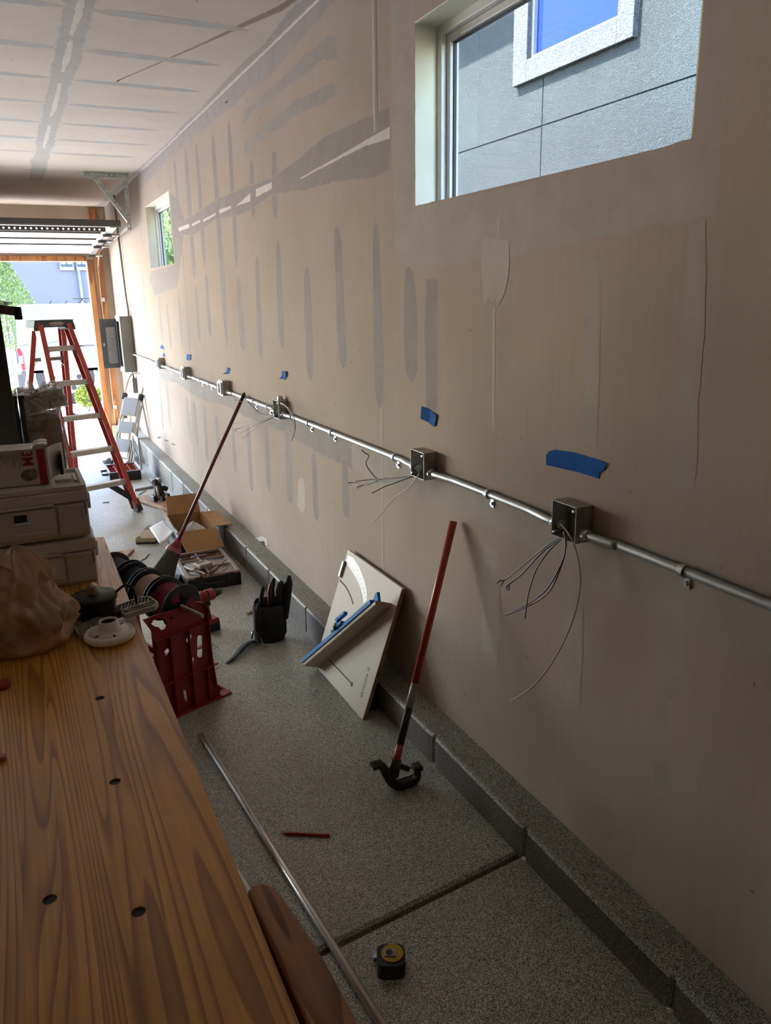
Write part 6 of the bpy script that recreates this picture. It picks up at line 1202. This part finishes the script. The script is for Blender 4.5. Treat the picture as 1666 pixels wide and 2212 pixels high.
part('rub_strip', MB().mm((VX0+.05, VY-.012, zr-.02), (VX1-.5, VY+.01, zr+.005)), M_VAN, vn); part('slide_rail', MB().mm((xv(172, 750), VY-.02, zr-.055), (VX1-1.0, VY+.01, zr-.035)), M_VGR, vn)
part('panel_seam', MB().mm((xv(205, 700), VY-.003, zr), (xv(205, 700)+.012, VY+.004, zt_-.1)), M_VGR, vn); part('roof_seam', MB().mm((VX0+.1, VY-.004, zt_-.14), (VX1-1.2, VY+.004, zt_-.13)), mat('van_seam', (.2, .2, .21), .4), vn)
for cx in (wx, wx+3.2):
    w_ = part('wheel', MB().cyl((cx, VY+.03, wz), (cx, VY+.26, wz), wr, n=32), M_TYRE, vn, .02); part('rim', MB().cyl((cx, VY+.015, wz), (cx, VY+.04, wz), wr*.62, n=24), mat('steel_rim', (.20, .19, .18), .4, .3), w_); part('hub_cap', MB().cyl((cx, VY-.01, wz), (cx, VY+.02, wz), wr*.30, n=18), M_STEEL, w_)
    for j in range(6): a_ = j*math.pi/3; part('rim_hole', MB().cyl((cx+wr*.45*math.cos(a_), VY+.010, wz+wr*.45*math.sin(a_)), (cx+wr*.45*math.cos(a_), VY+.018, wz+wr*.45*math.sin(a_)), wr*.09, n=10), M_TYRE, w_)
x0_, x1_ = xv(39, 780), xv(51, 780); z0_, z1_ = ze(45, 801), ze(45, 752); tl = part('tail_light', MB().prism([(x0_, z1_), (x0_+.06, z1_-.0), (x1_, z1_-.12), (x1_+.01, z0_), (x0_+.05, z0_)], .06, VM @ T(0, 0, -.03)), M_TAIL, vn, .01); part('reverse_lamp', MB().mm((x0_+.035, VY-.034, z0_+(z1_-z0_)*.32), (x1_-.01, VY-.028, z0_+(z1_-z0_)*.66)), mat('lamp_clear', (.55, .50, .50), .3), tl)
part('rear_bumper', MB().mm((VX0-.10, VY+.05, zs_-.02), (VX0+.05, VY+1.8, zc-.05)), M_VGR, vn, .02)
rk = part('roof_rack', MB().mm((xv(160, 650), VY+.3, zt_+.085), (xv(201, 650), VY+.33, zt_+.10)), M_BLACKM, vn)
for pa, pb in ((172, 182), (190, 178)): part('rack_leg', MB().beam((xv(pa, 657), VY+.31, zt_), (xv(pb, 650), VY+.31, zt_+.09), .015, .015), M_BLACKM, rk)
for px in (108, 142): part('roof_clip', MB().beam((xv(px, 657), VY+.2, zt_), (xv(px+5, 655), VY+.2, zt_+.06), .02, .02), M_BLACKM, vn)

# ================================================================== plants outside
def leafy(parent, name, m, fn, n, s, up=.0):
    mb = MB()
    for i in range(n):
        p, ax_ = fn(); l = s*random.uniform(.6, 1.4); d = (ax_+V3((random.uniform(-1, 1), random.uniform(-1, 1), random.uniform(-1, 1)))*.55).normalized(); w = d.cross(V3((random.uniform(-1, 1), random.uniform(-1, 1), .3))).normalized()*l*.28
        mb.add([p-d*l*.5, p+w, p+d*l*.5, p-w], [(0, 1, 2, 3)])
    o = part(name, mb, m, parent); o['kind'] = 'stuff'; return o
def crown(c, rx, ry, rz):
    def f():
        while True:
            v = V3((random.uniform(-1, 1), random.uniform(-1, 1), random.uniform(-1, 1)))
            if .15 < v.length < 1: break
        v = v*(v.length**-.45); v = v if v.length < 1.1 else v.normalized()
        return V3((c[0]+v.x*rx, c[1]+v.y*ry, c[2]+v.z*rz)), V3((v.x, v.y, v.z+.2))
    return f
M_LEAF1 = mat('conifer_green', (.085, .125, .030), .8, var=.45, scale=3); M_LEAF2 = mat('broad_leaf_green', (.12, .20, .045), .7, var=.5, scale=4); M_BARK = mat('bark', (.10, .07, .05), .9)
cf = thing('conifer', 'green conifer across the street left of the blue house', 'tree', (-1.9, 23, -.4))
def conf():
    z = random.uniform(.6, 4.25); r = ((4.3-z)*.5)*math.sqrt(random.uniform(.35, 1)); a = random.uniform(0, 6.28); return V3((-1.92+r*math.cos(a), 22.0+r*math.sin(a), z)), V3((math.cos(a)*.4, math.sin(a)*.4, 1))
leafy(cf, 'foliage', M_LEAF1, conf, 24000, .065); part('trunk', MB().cyl((-1.95, 22, -.45), (-1.95, 22, 2.6), .12, .03), M_BARK, cf)
tre = [((1.55, 14.6), 3.1, 1.25, 'leafy tree filling the small far window view'), ((3.1, 21.2), 3.9, 1.7, 'taller leafy tree farther behind the small window')]
for (x, y), z, r, lb in tre:
    t = thing('tree', lb, 'tree', (x, y, -.3), 'trees outside the far window'); leafy(t, 'foliage', M_LEAF2, crown((x, y, z), r, r, r*1.1), 3800, .17); part('trunk', MB().tube([(x, y, -.4), (x+.04, y, 1.0), (x, y+.05, 2.2), (x-.1, y, 3.2)], [.11, .09, .07, .03], 10), M_BARK, t)
c = ony(190, 862, 15.2); bs2 = thing('bush', 'low yellow green bush beside the driveway in front of the van', 'bush', (c.x, 15.2, -.25)); leafy(bs2, 'foliage', mat('yellow_green_leaf', (.13, .17, .018), .7, var=.4, scale=6), crown((c.x+.02, 15.2, c.z+.06), .24, .22, .20), 900, .07)
part('stems', MB().tube([(c.x, 15.2, -.26), (c.x+.05, 15.2, c.z)], .012, 6).tube([(c.x, 15.2, -.26), (c.x-.10, 15.2, c.z)], .010, 6), M_BARK, bs2)
a = ony(150, 866, 14.4); b = ony(207, 872, 14.4); tag(part('fallen_branch', MB().tube(smoothpath([V3((a.x, 14.4, -.21)), V3(((a.x+b.x)/2, 14.35, -.20)), V3((b.x, 14.45, -.20)), V3((b.x+.4, 14.5, -.19))], 6), .022, 8), M_BARK), 'bare branch lying on the ground outside', 'branch')
